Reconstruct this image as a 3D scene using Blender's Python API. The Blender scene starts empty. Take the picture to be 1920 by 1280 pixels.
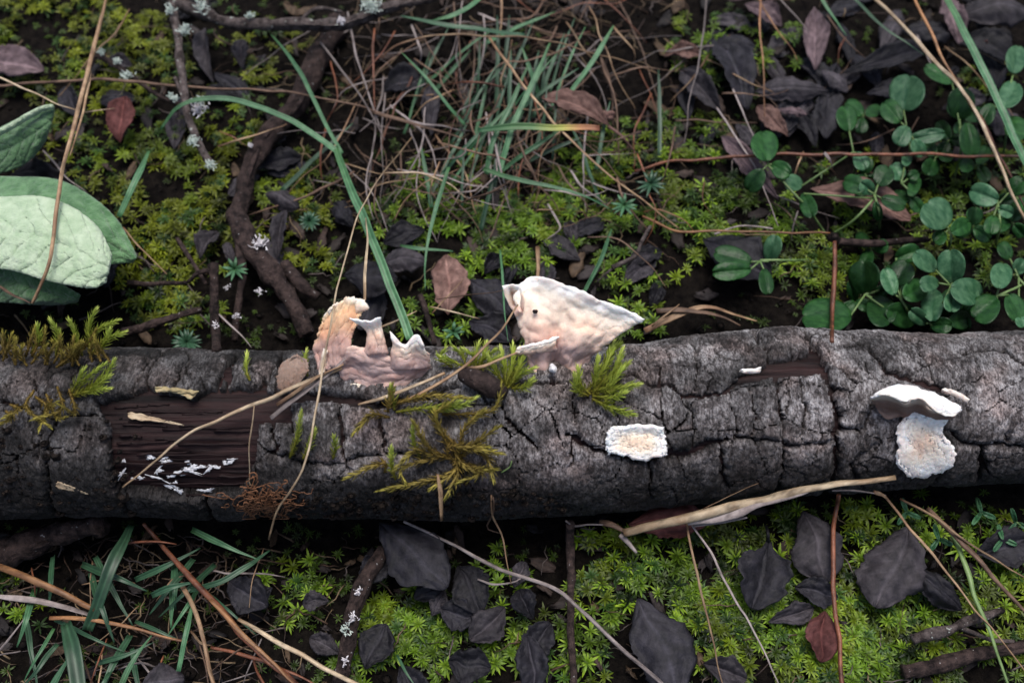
import bpy, math, random
import numpy as np
from mathutils import Vector
random.seed(7); rng = np.random.default_rng(7)
sc = bpy.context.scene
COL = sc.collection
MM = 0.001

# ------------------------------------------------------------------ camera
TILT = math.radians(27.0); DIST = 0.252; LENS = 35.0
FPX = LENS / 36.0 * 1920.0
FWD = np.array([0, math.sin(TILT), -math.cos(TILT)])
UPV = np.array([0, math.cos(TILT), math.sin(TILT)])
CAM = -FWD * DIST
cd = bpy.data.cameras.new('camera'); cam = bpy.data.objects.new('camera', cd); COL.objects.link(cam)
cam.location = CAM; cam.rotation_euler = (TILT, 0, 0)
cd.lens = LENS; cd.sensor_width = 36; cd.clip_start = 0.005; cd.clip_end = 60
cd.dof.use_dof = True; cd.dof.focus_distance = 0.218; cd.dof.aperture_fstop = 14.0
sc.camera = cam
# ------------------------------------------------------------------ light
SUN_EL, SUN_AZ = math.radians(76), math.radians(10)      # overcast, brighter beyond the log
w = bpy.data.worlds.new('World'); sc.world = w; w.use_nodes = True
nt = w.node_tree; bg = nt.nodes['Background']
sky = nt.nodes.new('ShaderNodeTexSky'); sky.sky_type = 'NISHITA'; sky.sun_disc = False
sky.sun_elevation = SUN_EL; sky.sun_rotation = SUN_AZ
sky.air_density = 1.0; sky.dust_density = 4.0; sky.ozone_density = 0.6
nt.links.new(sky.outputs[0], bg.inputs[0]); bg.inputs[1].default_value = 0.075
sl = bpy.data.lights.new('sun', 'SUN'); sl.energy = 1.5; sl.angle = math.radians(32); sl.color = (1, .97, .94)
so = bpy.data.objects.new('sun', sl); COL.objects.link(so); so.location = (0, .3, 1)
d = Vector((math.sin(SUN_AZ)*math.cos(SUN_EL), math.cos(SUN_AZ)*math.cos(SUN_EL), math.sin(SUN_EL)))
so.rotation_euler = d.to_track_quat('Z', 'Y').to_euler()
sc.view_settings.view_transform = 'Standard'; sc.view_settings.look = 'None'
sc.view_settings.exposure = 1.05; sc.view_settings.gamma = 1.0

# ------------------------------------------------------------------ noise
def _h(ix, iy, seed):
    n = (ix.astype(np.int64)*374761393 + iy.astype(np.int64)*668265263 + seed*974634777) & 0xffffffff
    n = ((n ^ (n >> 13)) * 1274126177) & 0xffffffff
    n = ((n ^ (n >> 16)) * 2246822519) & 0xffffffff
    return ((n ^ (n >> 15)) & 0xffffff) / float(0xffffff)
def vn(x, y, seed=0):
    x = np.asarray(x, float); y = np.asarray(y, float)
    ix = np.floor(x).astype(np.int64); iy = np.floor(y).astype(np.int64)
    fx = x-ix; fy = y-iy; fx = fx*fx*(3-2*fx); fy = fy*fy*(3-2*fy)
    a = _h(ix, iy, seed); b = _h(ix+1, iy, seed); c = _h(ix, iy+1, seed); e = _h(ix+1, iy+1, seed)
    return (a*(1-fx)+b*fx)*(1-fy)+(c*(1-fx)+e*fx)*fy
def fbm(x, y, o=3, seed=0):
    s = 0; a = .5; t = 0
    for k in range(o):
        s = s+a*vn(np.asarray(x)*2**k, np.asarray(y)*2**k, seed+k*17); t += a; a *= .5
    return s/t*2-1
def voro(x, y, seed=0, jit=.9):
    ix = np.floor(x).astype(np.int64); iy = np.floor(y).astype(np.int64)
    f1 = np.full(np.shape(x), 9.); f2 = f1.copy()
    for dx in (-1, 0, 1):
        for dy in (-1, 0, 1):
            cx = ix+dx; cy = iy+dy
            px = cx+.5+(_h(cx, cy, seed)-.5)*jit; py = cy+.5+(_h(cx, cy, seed+5)-.5)*jit
            q = np.hypot(px-x, py-y)
            f2 = np.minimum(f2, np.maximum(f1, q)); f1 = np.minimum(f1, q)
    return f1, f2
# ------------------------------------------------------------------ places: a picture point at a given height (mm) above the soil
def at(px, py, h):
    px = np.asarray(px, float); py = np.asarray(py, float); h = np.asarray(h, float)*MM
    a = (px-960)/FPX; b = -(py-640)/FPX
    dx = a; dy = FWD[1]+b*UPV[1]; dz = FWD[2]+b*UPV[2]
    s = (h-CAM[2])/dz
    return np.stack(np.broadcast_arrays(dx*s, CAM[1]+dy*s, CAM[2]+dz*s), -1)
def ground(x, y):
    return (fbm(x/.055, y/.055, 3, 3)*.0055 + fbm(x/.011, y/.011, 2, 9)*.0012)*np.clip(1.4-np.hypot(x, y)*.6, .3, 1) - .001 - .008*np.exp(-((x+.045)/.085)**2-((y+.052)/.018)**2)
ST = np.array([(-420,655,975),(-200,655,972),(0,652,968),(300,656,964),(640,656,972),(900,652,976),(1100,648,962),(1300,632,946),
      (1450,616,936),(1560,618,928),(1640,620,920),(1750,626,912),(1920,618,906),(2150,606,900),(2400,596,896)], float)
_lx, _ly, _lr = [], [], []
for X, T, B in ST:
    R = .02
    for _ in range(8):
        c = at(X, (T+B)/2, (R-.0012)/MM); R = (B-T)/2*float((c-CAM)@FWD)/FPX
    _lx.append(c[0]); _ly.append(c[1]); _lr.append(R)
_dx = np.linspace(_lx[0], _lx[-1], 400)
def _sm(v):
    q = np.interp(_dx, _lx, v); k = np.ones(21)/21
    return np.convolve(np.pad(q, 10, 'edge'), k, 'valid')
_dy, _dr = _sm(_ly), _sm(_lr)
def logaxis(x): return np.interp(x, _dx, _dy), np.interp(x, _dx, _dr)
def logtop(x, y):
    cy, R = logaxis(x); q = R*R-(y-cy)**2
    return np.where(q > 0, R-.0012+np.sqrt(np.maximum(q, 0)), -1)
def H(x, y): return np.maximum(ground(x, y), logtop(x, y))
def P(px, py, lift=0.):
    """first surface (soil or log), raised by lift mm, that the picture point meets"""
    px = np.atleast_1d(np.asarray(px, float)); py = np.atleast_1d(np.asarray(py, float)); lift = np.broadcast_to(np.asarray(lift, float), px.shape)
    hs = np.linspace(62, -9, 360)
    q = at(px[:, None], py[:, None], hs[None, :])
    below = q[..., 2] <= H(q[..., 0], q[..., 1])+lift[:, None]*MM
    i = np.where(below.any(1), below.argmax(1), len(hs)-1)
    return at(px, py, hs[i])
def one(px, py, lift=0.): return P([px], [py], lift)[0]

# ------------------------------------------------------------------ mesh helpers
def arr_mesh(name, V, F, smooth=True, col=None, along=None):
    """V (n,3); F list of index arrays, each (m,3) or (m,4)"""
    me = bpy.data.meshes.new(name)
    F = [np.asarray(f, np.int64) for f in (F if isinstance(F, list) else [F]) if len(f)]
    li = np.concatenate([f.ravel() for f in F]); tot = np.concatenate([np.full(len(f), f.shape[1]) for f in F])
    me.vertices.add(len(V)); me.vertices.foreach_set('co', np.asarray(V, np.float32).ravel())
    me.loops.add(len(li)); me.loops.foreach_set('vertex_index', li.astype(np.int32))
    me.polygons.add(len(tot)); me.polygons.foreach_set('loop_start', (np.cumsum(tot)-tot).astype(np.int32))
    me.polygons.foreach_set('use_smooth', np.full(len(tot), smooth))
    if col is not None:
        a = me.attributes.new('Col', 'FLOAT_COLOR', 'POINT')
        c = np.ones((len(V), 4), np.float32); c[:, :3] = col; a.data.foreach_set('color', c.ravel())
    if along is not None:
        a = me.attributes.new('along', 'FLOAT', 'POINT'); a.data.foreach_set('value', np.asarray(along, np.float32))
    me.update(calc_edges=True)
    return me
def tag(o, label=None, cat=None, group=None, kind=None):
    if label: o['label'] = label
    if cat: o['category'] = cat
    if group: o['group'] = group
    if kind: o['kind'] = kind
    return o
def empty(name, loc):
    o = bpy.data.objects.new(name, None); o.empty_display_size = .005; COL.objects.link(o); o.location = [float(v) for v in loc]; return o
def wloc(o):
    v = np.array(o.location)
    return v+wloc(o.parent) if o.parent else v
def mk(name, V, F, mat, parent=None, origin=None, **kw):
    V = np.asarray(V, float)
    if kw.get('col') is None: kw['col'] = np.ones((len(V), 3))
    if origin is None: origin = np.array([V[:, 0].mean(), V[:, 1].mean(), V[:, 2].min()])
    o = bpy.data.objects.new(name, arr_mesh(name, V-origin, F, **kw)); COL.objects.link(o)
    o.data.materials.append(mat)
    if parent is not None:
        o.parent = parent; origin = origin-wloc(parent)
    o.location = [float(v) for v in origin]
    return o
def join(parts):
    """parts: list of (V,F list[,col,along]) -> one"""
    V = []; F3 = []; F4 = []; n = 0; C = []; A = []
    for p in parts:
        v, f = p[0], p[1]
        for q in (f if isinstance(f, list) else [f]):
            q = np.asarray(q)
            if len(q): (F3 if q.shape[1] == 3 else F4).append(q+n)
        V.append(v); n += len(v)
        if len(p) > 2: C.append(p[2])
        if len(p) > 3: A.append(p[3])
    F = [np.concatenate(x) for x in (F3, F4) if x]
    return np.concatenate(V), F, (np.concatenate(C) if C else None), (np.concatenate(A) if A else None)
def cr(pts, n):
    p = np.asarray(pts, float)
    if len(p) == 2: return p[0]+(p[1]-p[0])*np.linspace(0, 1, n)[:, None]
    q = np.concatenate([[2*p[0]-p[1]], p, [2*p[-1]-p[-2]]])
    dd = np.concatenate([[0], np.cumsum(np.maximum(np.linalg.norm(np.diff(p[:, :2], axis=0), axis=1), 1e-6))])
    u = np.interp(np.linspace(0, dd[-1], n), dd, np.arange(len(p)))
    i = np.minimum(u.astype(int), len(p)-2); t = (u-i)[:, None]
    a, b, c, e = q[i], q[i+1], q[i+2], q[i+3]
    return .5*(2*b+(c-a)*t+(2*a-5*b+4*c-e)*t*t+(3*b-a-3*c+e)*t**3)
def tube(W, rad, k=7, flat=1., fold=0., twist=0., ref=None, ph=0.):
    """tube along world points; flat<1 makes a blade; returns V,F,along"""
    W = np.asarray(W, float); n = len(W); rad = np.broadcast_to(rad, n)
    T = np.gradient(W, axis=0); T /= np.linalg.norm(T, axis=1)[:, None]+1e-12
    up = np.array([0, -.25, 1.]) if ref is None else ref
    S = np.cross(T, up); S /= np.linalg.norm(S, axis=1)[:, None]+1e-9
    N = np.cross(S, T)
    tw = ph+twist*np.linspace(0, 1, n)[:, None]
    S, N = S*np.cos(tw)+N*np.sin(tw), N*np.cos(tw)-S*np.sin(tw)
    a = np.arange(k)*2*math.pi/k
    ca, sa = np.cos(a), np.sin(a)
    V = W[:, None]+S[:, None]*(ca*rad[:, None])[..., None]+N[:, None]*((sa*flat+fold*(np.abs(ca)-.5))*rad[:, None])[..., None]
    V = V.reshape(-1, 3)
    i = np.arange(n-1)[:, None]*k; j = np.arange(k)[None]; j2 = (j+1) % k
    F = np.stack([i+j, i+j2, i+k+j2, i+k+j], -1).reshape(-1, 4)
    V = np.concatenate([V, W[:1], W[-1:]]); c0 = n*k
    F3 = np.concatenate([np.stack([np.full(k, c0), j2[0], j[0]], -1), np.stack([np.full(k, c0+1), (n-1)*k+j[0], (n-1)*k+j2[0]], -1)])
    al = np.concatenate([np.repeat(np.linspace(0, 1, n), k), [0, 1]])
    return V, [F3, F], al
PX = .000126                     # metres per picture pixel about the log
def smooth1(a, r):
    if r < 1: return a
    k = np.hanning(2*r+3)[1:-1]; k /= k.sum(); return np.convolve(np.pad(a, r, 'edge'), k, 'valid')
def path(pts, n=None, r=0., wob=.0):
    """picture points (x,y,height mm) -> world curve that stays above soil and log"""
    p = [q if len(q) == 3 else (q[0], q[1], 5.) for q in pts]
    L = sum(math.hypot(b[0]-a[0], b[1]-a[1]) for a, b in zip(p, p[1:]))
    n = n or int(min(60, max(8, L/9)))
    c = cr(p, n)
    if wob:
        s = random.randint(0, 999); u = np.linspace(0, L/70, n)
        c[:, 0] += fbm(u, u*0+3, 2, s)*wob; c[:, 1] += fbm(u, u*0+9, 2, s+3)*wob
    lo = P(c[:, 0], c[:, 1], r/MM*.8)[:, 2]/MM
    h = np.maximum(c[:, 2], lo)
    if n > 9: h = np.maximum(h, smooth1(h, 3))
    return at(c[:, 0], c[:, 1], h)

# ------------------------------------------------------------------ materials
def new_mat(name):
    m = bpy.data.materials.new(name); m.use_nodes = True
    t = m.node_tree; return m, t, t.nodes['Principled BSDF'], t.nodes['Material Output']
def nd(t, typ, **kw):
    n = t.nodes.new(typ)
    for k, v in kw.items():
        if isinstance(k, str) and hasattr(n, k): setattr(n, k, v)
    return n
def noise_node(t, scale, detail=4, rough=.6, stretch=(1, 1, 1), coord='Object'):
    tc = nd(t, 'ShaderNodeTexCoord'); mp = nd(t, 'ShaderNodeMapping'); mp.inputs['Scale'].default_value = stretch
    t.links.new(tc.outputs[coord], mp.inputs[0])
    n = nd(t, 'ShaderNodeTexNoise'); n.inputs['Scale'].default_value = scale; n.inputs['Detail'].default_value = detail; n.inputs['Roughness'].default_value = rough
    t.links.new(mp.outputs[0], n.inputs['Vector']); return n
def ramp(t, src, stops):
    r = nd(t, 'ShaderNodeValToRGB'); e = r.color_ramp.elements
    while len(e) < len(stops): e.new(.5)
    for q, (p, c) in zip(e, stops): q.position = p; q.color = (*c, 1) if len(c) == 3 else c
    t.links.new(src, r.inputs[0]); return r
def mix(t, a, b, f, mode='MIX'):
    m = nd(t, 'ShaderNodeMix'); m.data_type = 'RGBA'; m.blend_type = mode
    for s, v in ((m.inputs[0], f), (m.inputs[6], a), (m.inputs[7], b)):
        if hasattr(v, 'links') or hasattr(v, 'is_linked'): t.links.new(v, s)
        else: s.default_value = (*v, 1) if isinstance(v, tuple) and len(v) == 3 else v
    return m.outputs[2]
def M(name, c1, c2, scale=800, rough=.7, spec=.3, bump=None, stretch=(1, 1, 1), transl=0., rnd=.25, along=None, col=False, speck=None, sheen=0., lo=.35, hi=.65):
    m, t, b, out = new_mat(name)
    n = noise_node(t, scale, stretch=stretch)
    c = ramp(t, n.outputs[0], [(lo, c1), (hi, c2)]).outputs[0]
    if along:
        at_ = nd(t, 'ShaderNodeAttribute'); at_.attribute_name = 'along'
        r = ramp(t, at_.outputs['Fac'], along).outputs[0]; c = mix(t, c, r, 1., 'MULTIPLY')
    if col:
        at_ = nd(t, 'ShaderNodeAttribute'); at_.attribute_name = 'Col'; c = mix(t, c, at_.outputs['Color'], 1., 'MULTIPLY')
    if speck:
        s = noise_node(t, speck[0], 2); r = ramp(t, s.outputs[0], [(speck[1], (0, 0, 0)), (speck[1]+.04, (1, 1, 1))]); c = mix(t, c, speck[2], r.outputs[0])
    if rnd:
        oi = nd(t, 'ShaderNodeObjectInfo'); hs = nd(t, 'ShaderNodeHueSaturation')
        mr = nd(t, 'ShaderNodeMapRange'); mr.inputs[3].default_value = 1-rnd; mr.inputs[4].default_value = 1+rnd
        t.links.new(oi.outputs['Random'], mr.inputs[0]); t.links.new(mr.outputs[0], hs.inputs['Value']); t.links.new(c, hs.inputs['Color']); c = hs.outputs[0]
    t.links.new(c, b.inputs['Base Color'])
    b.inputs['Roughness'].default_value = rough; b.inputs['Specular IOR Level'].default_value = spec
    if sheen: b.inputs['Sheen Weight'].default_value = sheen
    if bump:
        bn = noise_node(t, bump[0], 5, .65, bump[2] if len(bump) > 2 else (1, 1, 1)); bp = nd(t, 'ShaderNodeBump')
        bp.inputs['Distance'].default_value = bump[1]; bp.inputs['Strength'].default_value = 1.
        t.links.new(bn.outputs[0], bp.inputs['Height']); t.links.new(bp.outputs[0], b.inputs['Normal'])
    if transl:
        tr = nd(t, 'ShaderNodeBsdfTranslucent'); t.links.new(c, tr.inputs[0]); ms = nd(t, 'ShaderNodeMixShader'); ms.inputs[0].default_value = transl
        t.links.new(b.outputs[0], ms.inputs[1]); t.links.new(tr.outputs[0], ms.inputs[2]); t.links.new(ms.outputs[0], out.inputs[0])
    return m
W1 = (1, 1, 1)
MT = {}
MT['soil'] = M('soil', (.003, .0025, .0025), (.011, .009, .0075), 420, .95, .05, (900, .0012), rnd=0)
MT['straw'] = M('straw_pale', (.30, .21, .13), (.52, .42, .29), 260, .55, .35, (2500, .0001), (1, 1, 1), .1, .2, [(0, (.55, .48, .42)), (.25, W1), (.85, W1), (1, (.7, .6, .5))], col=True)
MT['tan'] = M('straw_tan', (.17, .10, .06), (.33, .23, .14), 260, .6, .3, (2500, .0001), rnd=.25, along=[(0, (.6, .5, .45)), (.3, W1), (1, (.85, .8, .75))], col=True)
MT['brown'] = M('dry_brown', (.07, .04, .027), (.16, .10, .068), 300, .6, .3, (2200, .00012), rnd=.3, col=True)
MT['grey'] = M('weathered_grey', (.13, .105, .10), (.27, .23, .22), 300, .65, .3, (2200, .00012), rnd=.3, col=True)
MT['orange'] = M('dry_orange', (.13, .060, .028), (.30, .16, .075), 260, .5, .4, (2200, .0001), rnd=.2, along=[(0, (1.0, .9, .8)), (.5, W1), (1, (.8, .7, .6))], col=True)
MT['rust'] = M('rusty_stem', (.055, .018, .010), (.20, .070, .034), 250, .45, .45, (1500, .0002), rnd=.2, col=True)
MT['stemgreen'] = M('green_stem', (.06, .11, .03), (.13, .20, .07), 300, .5, .4, rnd=.2)
MT['grass'] = M('grass_green', (.032, .098, .044), (.075, .175, .085), 300, .45, .4, (1800, .00006, (1, 1, 1)), transl=.2, rnd=.25, along=[(0, (.75, .8, .6)), (.3, W1), (1, (1.1, 1.15, 1.1))], col=True)
MT['grassdark'] = M('grass_dark', (.018, .055, .028), (.035, .09, .045), 300, .45, .45, transl=.2, rnd=.3, col=True)
MT['grassturn'] = M('grass_turning', (.95, .95, .95), (.8, .8, .8), 300, .5, .35, transl=.15, rnd=.05, along=[(0, (.045, .13, .06)), (.45, (.08, .17, .06)), (.68, (.35, .36, .08)), (.85, (.42, .20, .09)), (1, (.2, .08, .05))], col=True)
MT['moss'] = M('star_moss', (.75, .8, .7), (1.1, 1.1, 1.1), 300, .5, .35, transl=.3, rnd=0, col=True)
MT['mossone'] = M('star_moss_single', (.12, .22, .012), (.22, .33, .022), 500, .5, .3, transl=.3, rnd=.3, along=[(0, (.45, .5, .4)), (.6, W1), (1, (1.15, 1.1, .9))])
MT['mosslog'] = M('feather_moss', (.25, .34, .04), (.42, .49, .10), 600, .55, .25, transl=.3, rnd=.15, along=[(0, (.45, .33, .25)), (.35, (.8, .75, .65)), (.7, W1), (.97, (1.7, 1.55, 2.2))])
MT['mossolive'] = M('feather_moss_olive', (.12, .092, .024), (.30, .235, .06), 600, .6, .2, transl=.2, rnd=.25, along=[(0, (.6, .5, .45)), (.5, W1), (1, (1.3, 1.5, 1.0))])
MT['leafdark'] = M('dead_leaf_dark', (.006, .006, .008), (.017, .016, .021), 350, .6, .2, (1500, .0002), rnd=.35, col=True)
MT['leafgrey'] = M('dead_leaf_grey', (.016, .0145, .0175), (.042, .037, .043), 350, .65, .2, (1500, .0002), rnd=.25, col=True)
MT['leafpurple'] = M('dead_leaf_purple', (.055, .038, .042), (.125, .09, .098), 350, .75, .15, (1300, .00025), rnd=.15, col=True)
MT['leafbrown'] = M('dead_leaf_brown', (.07, .038, .032), (.165, .10, .085), 350, .75, .15, (1300, .00025), rnd=.18, col=True)
MT['leafred'] = M('dead_leaf_red', (.045, .015, .014), (.095, .036, .034), 300, .75, .15, (1300, .0002), rnd=.1, col=True)
MT['twig'] = M('twig_bark', (.022, .016, .015), (.13, .105, .10), 420, .8, .2, (1100, .0011), (1, 1, 1), rnd=.2, speck=(700, .66, (.34, .36, .33)))
MT['twigdark'] = M('twig_dark_bark', (.010, .007, .007), (.06, .041, .037), 420, .8, .15, (900, .0012), rnd=.2, speck=(900, .70, (.3, .29, .29)))
MT['lichen'] = M('lichen', (.34, .42, .38), (.55, .60, .55), 900, .9, .1, rnd=.1)
MT['lichenwhite'] = M('lichen_white', (.5, .47, .5), (.72, .70, .72), 900, .9, .1, rnd=.05)
MT['clover'] = M('clover_leaf', (.007, .036, .008), (.022, .078, .019), 500, .38, .3, (900, .0002), transl=.15, rnd=.5)
MT['cloverpale'] = M('clover_leaf_pale', (.020, .080, .034), (.075, .17, .085), 500, .4, .35, (900, .0002), transl=.15, rnd=.2)
MT['sage'] = M('sage_leaf_pale', (.38, .52, .33), (.56, .68, .49), 300, .95, .05, (1100, .0007), transl=.2, rnd=.05, sheen=.4)
MT['sagedark'] = M('sage_leaf_dark', (.055, .14, .055), (.13, .26, .12), 350, .85, .15, (700, .0009), transl=.15, rnd=.15, sheen=.4)
MT['root'] = M('root_fibre', (.09, .038, .018), (.20, .095, .05), 400, .7, .2, rnd=.2)
MT['crumb'] = M('soil_crumb', (.004, .003, .003), (.020, .014, .011), 300, .9, .15, (1500, .0004), rnd=.4)
MT['mycel'] = M('mycelium_white', (.55, .55, .58), (.85, .85, .88), 1200, .95, .1, (2500, .0003), rnd=.05)
# fungus: pigment zones come from the sheets' own colour
m, t, b, out = new_mat('fungus_flesh')
a_ = nd(t, 'ShaderNodeAttribute'); a_.attribute_name = 'Col'
n1 = noise_node(t, 900, 5); r1 = ramp(t, n1.outputs[0], [(.3, (.86, .82, .80)), (.65, (1.03, 1.03, 1.03))])
c = mix(t, a_.outputs['Color'], r1.outputs[0], 1., 'MULTIPLY'); t.links.new(c, b.inputs['Base Color'])
b.inputs['Roughness'].default_value = .75; b.inputs['Specular IOR Level'].default_value = .25
b.inputs['Subsurface Weight'].default_value = .25; b.inputs['Subsurface Radius'].default_value = (.0014, .0008, .0005); b.inputs['Subsurface Scale'].default_value = 1.
n2 = noise_node(t, 2600, 4); bp = nd(t, 'ShaderNodeBump'); bp.inputs['Distance'].default_value = .00012; t.links.new(n2.outputs[0], bp.inputs['Height']); t.links.new(bp.outputs[0], b.inputs['Normal'])
MT['fungus'] = m
# bark
m, t, b, out = new_mat('bark')
a_ = nd(t, 'ShaderNodeAttribute'); a_.attribute_name = 'Col'
n1 = noise_node(t, 160, 6, .7); n2 = noise_node(t, 750, 6, .8, (1.6, .7, .7)); n3 = noise_node(t, 1900, 4, .75, (1.5, .8, .8))
crust = mix(t, n1.outputs[0], n2.outputs[0], .62)
c1 = ramp(t, crust, [(.37, (.017, .014, .015)), (.455, (.075, .064, .065)), (.515, (.215, .198, .205)), (.61, (.42, .40, .415))])
fine = ramp(t, n3.outputs[0], [(.36, (.22, .21, .21)), (.47, (.85, .84, .84)), (.62, (1.3, 1.3, 1.3))])
c = mix(t, c1.outputs[0], fine.outputs[0], 1., 'MULTIPLY')
n4 = noise_node(t, 70, 4); red = ramp(t, n4.outputs[0], [(.50, (1, 1, 1)), (.64, (1.0, .86, .81))]); c = mix(t, c, red.outputs[0], 1., 'MULTIPLY')
c = mix(t, c, a_.outputs['Color'], 1., 'MULTIPLY')
t.links.new(c, b.inputs['Base Color']); b.inputs['Roughness'].default_value = .72; b.inputs['Specular IOR Level'].default_value = .35
vo = nd(t, 'ShaderNodeTexVoronoi'); vo.feature = 'DISTANCE_TO_EDGE'; vo.inputs['Scale'].default_value = 420
tc = nd(t, 'ShaderNodeTexCoord'); mp = nd(t, 'ShaderNodeMapping'); mp.inputs['Scale'].default_value = (1.5, .45, .45)
nw = noise_node(t, 400, 3); va = nd(t, 'ShaderNodeVectorMath'); va.operation = 'SCALE'; va.inputs[3].default_value = .0022; t.links.new(nw.outputs['Color'], va.inputs[0])
vb = nd(t, 'ShaderNodeVectorMath'); t.links.new(tc.outputs['Object'], vb.inputs[0]); t.links.new(va.outputs[0], vb.inputs[1]); t.links.new(vb.outputs[0], mp.inputs[0]); t.links.new(mp.outputs[0], vo.inputs['Vector'])
vr = ramp(t, vo.outputs['Distance'], [(0, (0, 0, 0)), (.09, (1, 1, 1))])
b1 = nd(t, 'ShaderNodeBump'); b1.inputs['Distance'].default_value = .00035; t.links.new(vr.outputs[0], b1.inputs['Height'])
b2 = nd(t, 'ShaderNodeBump'); b2.inputs['Distance'].default_value = .0011; t.links.new(n2.outputs[0], b2.inputs['Height']); t.links.new(b1.outputs[0], b2.inputs['Normal'])
b3 = nd(t, 'ShaderNodeBump'); b3.inputs['Distance'].default_value = .0004; t.links.new(n3.outputs[0], b3.inputs['Height']); t.links.new(b2.outputs[0], b3.inputs['Normal'])
t.links.new(b3.outputs[0], b.inputs['Normal']); MT['bark'] = m
MT['wood'] = M('wet_wood', (.004, .0025, .003), (.026, .012, .012), 500, .6, .15, (700, .0006, (.06, 1, 1)), (.06, 1, 1), rnd=0)

# ------------------------------------------------------------------ soil
g = np.linspace(-1, 1, 341); gx = np.sign(g)*(np.abs(g)*.19+np.abs(g)**6*1.4)
X, Y = np.meshgrid(gx, gx); Z = ground(X, Y) + fbm(X/.0035, Y/.0035, 2, 31)*.0006
n = len(gx); i = np.arange(n-1)[:, None]*n+np.arange(n-1)[None]
tag(mk('ground', np.stack([X, Y, Z], -1).reshape(-1, 3), np.stack([i, i+1, i+n+1, i+n], -1).reshape(-1, 4), MT['soil'], origin=np.zeros(3)), kind='structure')

# ------------------------------------------------------------------ the fallen branch
XS = np.arange(-.19, .19, .00037); TH = np.radians(np.arange(-70, 250, 1.12))
def to_uv(px, py):
    q = P(px, py, 0.); cy, R = logaxis(q[:, 0]); th = np.arctan2(q[:, 2]-(R-.0012), -(q[:, 1]-cy))
    return np.stack([q[:, 0], th*R], -1)/MM
cracks = [([(1150,712),(1187,698),(1223,717),(1256,712),(1277,732),(1313,736),(1364,725),(1384,708),(1430,703)], 7),
 ([(1542,699),(1560,722),(1563,746),(1575,788),(1578,806)], 9), ([(1500,606),(1519,640),(1542,680)], 10),
 ([(1600,630),(1646,660),(1667,690)], 8), ([(1667,690),(1697,702),(1732,712),(1772,726)], 11), ([(1810,657),(1839,650),(1890,653),(1920,675),(1990,690)], 5),
 ([(1783,817),(1815,835),(1860,835),(1920,844),(2000,850)], 5), ([(1848,835),(1843,870),(1840,905)], 8), ([(1892,815),(1890,841)], 4), ([(1818,740),(1820,775)], 3),
 ([(1066,815),(1080,823),(1116,845),(1151,851),(1209,863),(1245,858),(1295,852),(1324,838),(1364,823)], 10), ([(1352,835),(1362,922)], 5), ([(1076,823),(1070,880)], 4),
 ([(950,716),(985,716),(1030,714),(1090,705)], 8), ([(940,752),(957,795),(993,823),(1008,845)], 5), ([(1378,823),(1459,829),(1489,838),(1560,830)], 4),
 ([(308,652),(275,694),(270,722)], 4), ([(360,660),(337,690),(328,725)], 3), ([(450,650),(431,681),(422,722)], 8), ([(530,655),(518,700),(516,730)], 4), ([(187,650),(181,690)], 4),
 ([(509,795),(515,850)], 4), ([(543,765),(545,806)], 3), ([(635,750),(640,827),(651,880)], 5), ([(707,756),(720,852)], 4), ([(505,850),(600,872),(720,852),(780,860)], 3),
 ([(60,700),(75,780),(72,860)], 4), ([(75,780),(180,775)], 3), ([(-100,740),(60,760)], 4), ([(1160,795),(1150,740),(1165,707)], 2.5), ([(1410,730),(1420,780),(1408,823)], 2.5), ([(1500,705),(1512,770),(1505,830)], 2.5),
 ([(1277,735),(1300,790),(1296,850)], 2.5), ([(1080,790),(1076,740),(1068,705)], 2.5), ([(1640,740),(1620,800),(1580,806)], 3), ([(1640,840),(1600,880),(1620,930)], 3), ([(1215,865),(1222,940)], 3),
 ([(1700,640),(1690,620)], 3), ([(1408,655),(1420,630),(1400,612)], 4), ([(1300,640),(1310,690),(1300,735)], 2.5), ([(1216,650),(1210,690)], 2.5), ([(800,740),(850,760),(940,752)], 4), ([(640,745),(760,748),(860,720)], 5)]
holes = [[(175,756),(219,737),(272,722),(312,731),(360,744),(388,724),(440,722),(500,725),(560,728),(640,733),(700,748),(750,750),(745,766),(700,762),(635,752),(545,750),(545,790),(478,798),(474,860),(470,905),(440,930),(330,938),(215,920),(205,870),(198,800),(190,780)],
 [(1430,676),(1439,667),(1480,662),(1516,655),(1542,678),(1545,699),(1498,699),(1465,705),(1433,702),(1400,703),(1380,698),(1400,690)]]
CX, RX = logaxis(XS)
xc = (XS[:-1]+XS[1:])/2/MM; _, Rc = logaxis(xc*MM); tcn = (TH[:-1]+TH[1:])/2
U = np.repeat(xc[:, None], len(tcn), 1); S = Rc[:, None]/MM*tcn[None]
Uw = U+fbm(U/2.2, S/2.2, 3, 41)*.75; Sw = S+fbm(U/2.2, S/2.2, 3, 57)*.75
gap = np.zeros(U.shape, bool); dist = np.full(U.shape, 9.)
for pts, wd in cracks:
    p = cr(pts, max(6, len(pts)*5)); q = to_uv(p[:, 0], p[:, 1]); wd = wd*.126/2*1.4
    tt = np.linspace(0, 1, len(q)); wv = wd*(.55+.45*np.sin(math.pi*np.clip(tt*.9+.05, 0, 1)))
    for a, b_, w_ in zip(q[:-1], q[1:], wv):
        i0, i1 = np.searchsorted(xc, [min(a[0], b_[0])-5, max(a[0], b_[0])+5])
        if i1 <= i0: continue
        u, s = Uw[i0:i1], Sw[i0:i1]; e = b_-a; L2 = e@e+1e-9
        k = np.clip(((u-a[0])*e[0]+(s-a[1])*e[1])/L2, 0, 1)
        dd = np.hypot(u-a[0]-k*e[0], s-a[1]-k*e[1])-w_*(1+.6*fbm(u/1.2, s/1.2, 2, 77))
        dist[i0:i1] = np.minimum(dist[i0:i1], dd)
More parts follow.
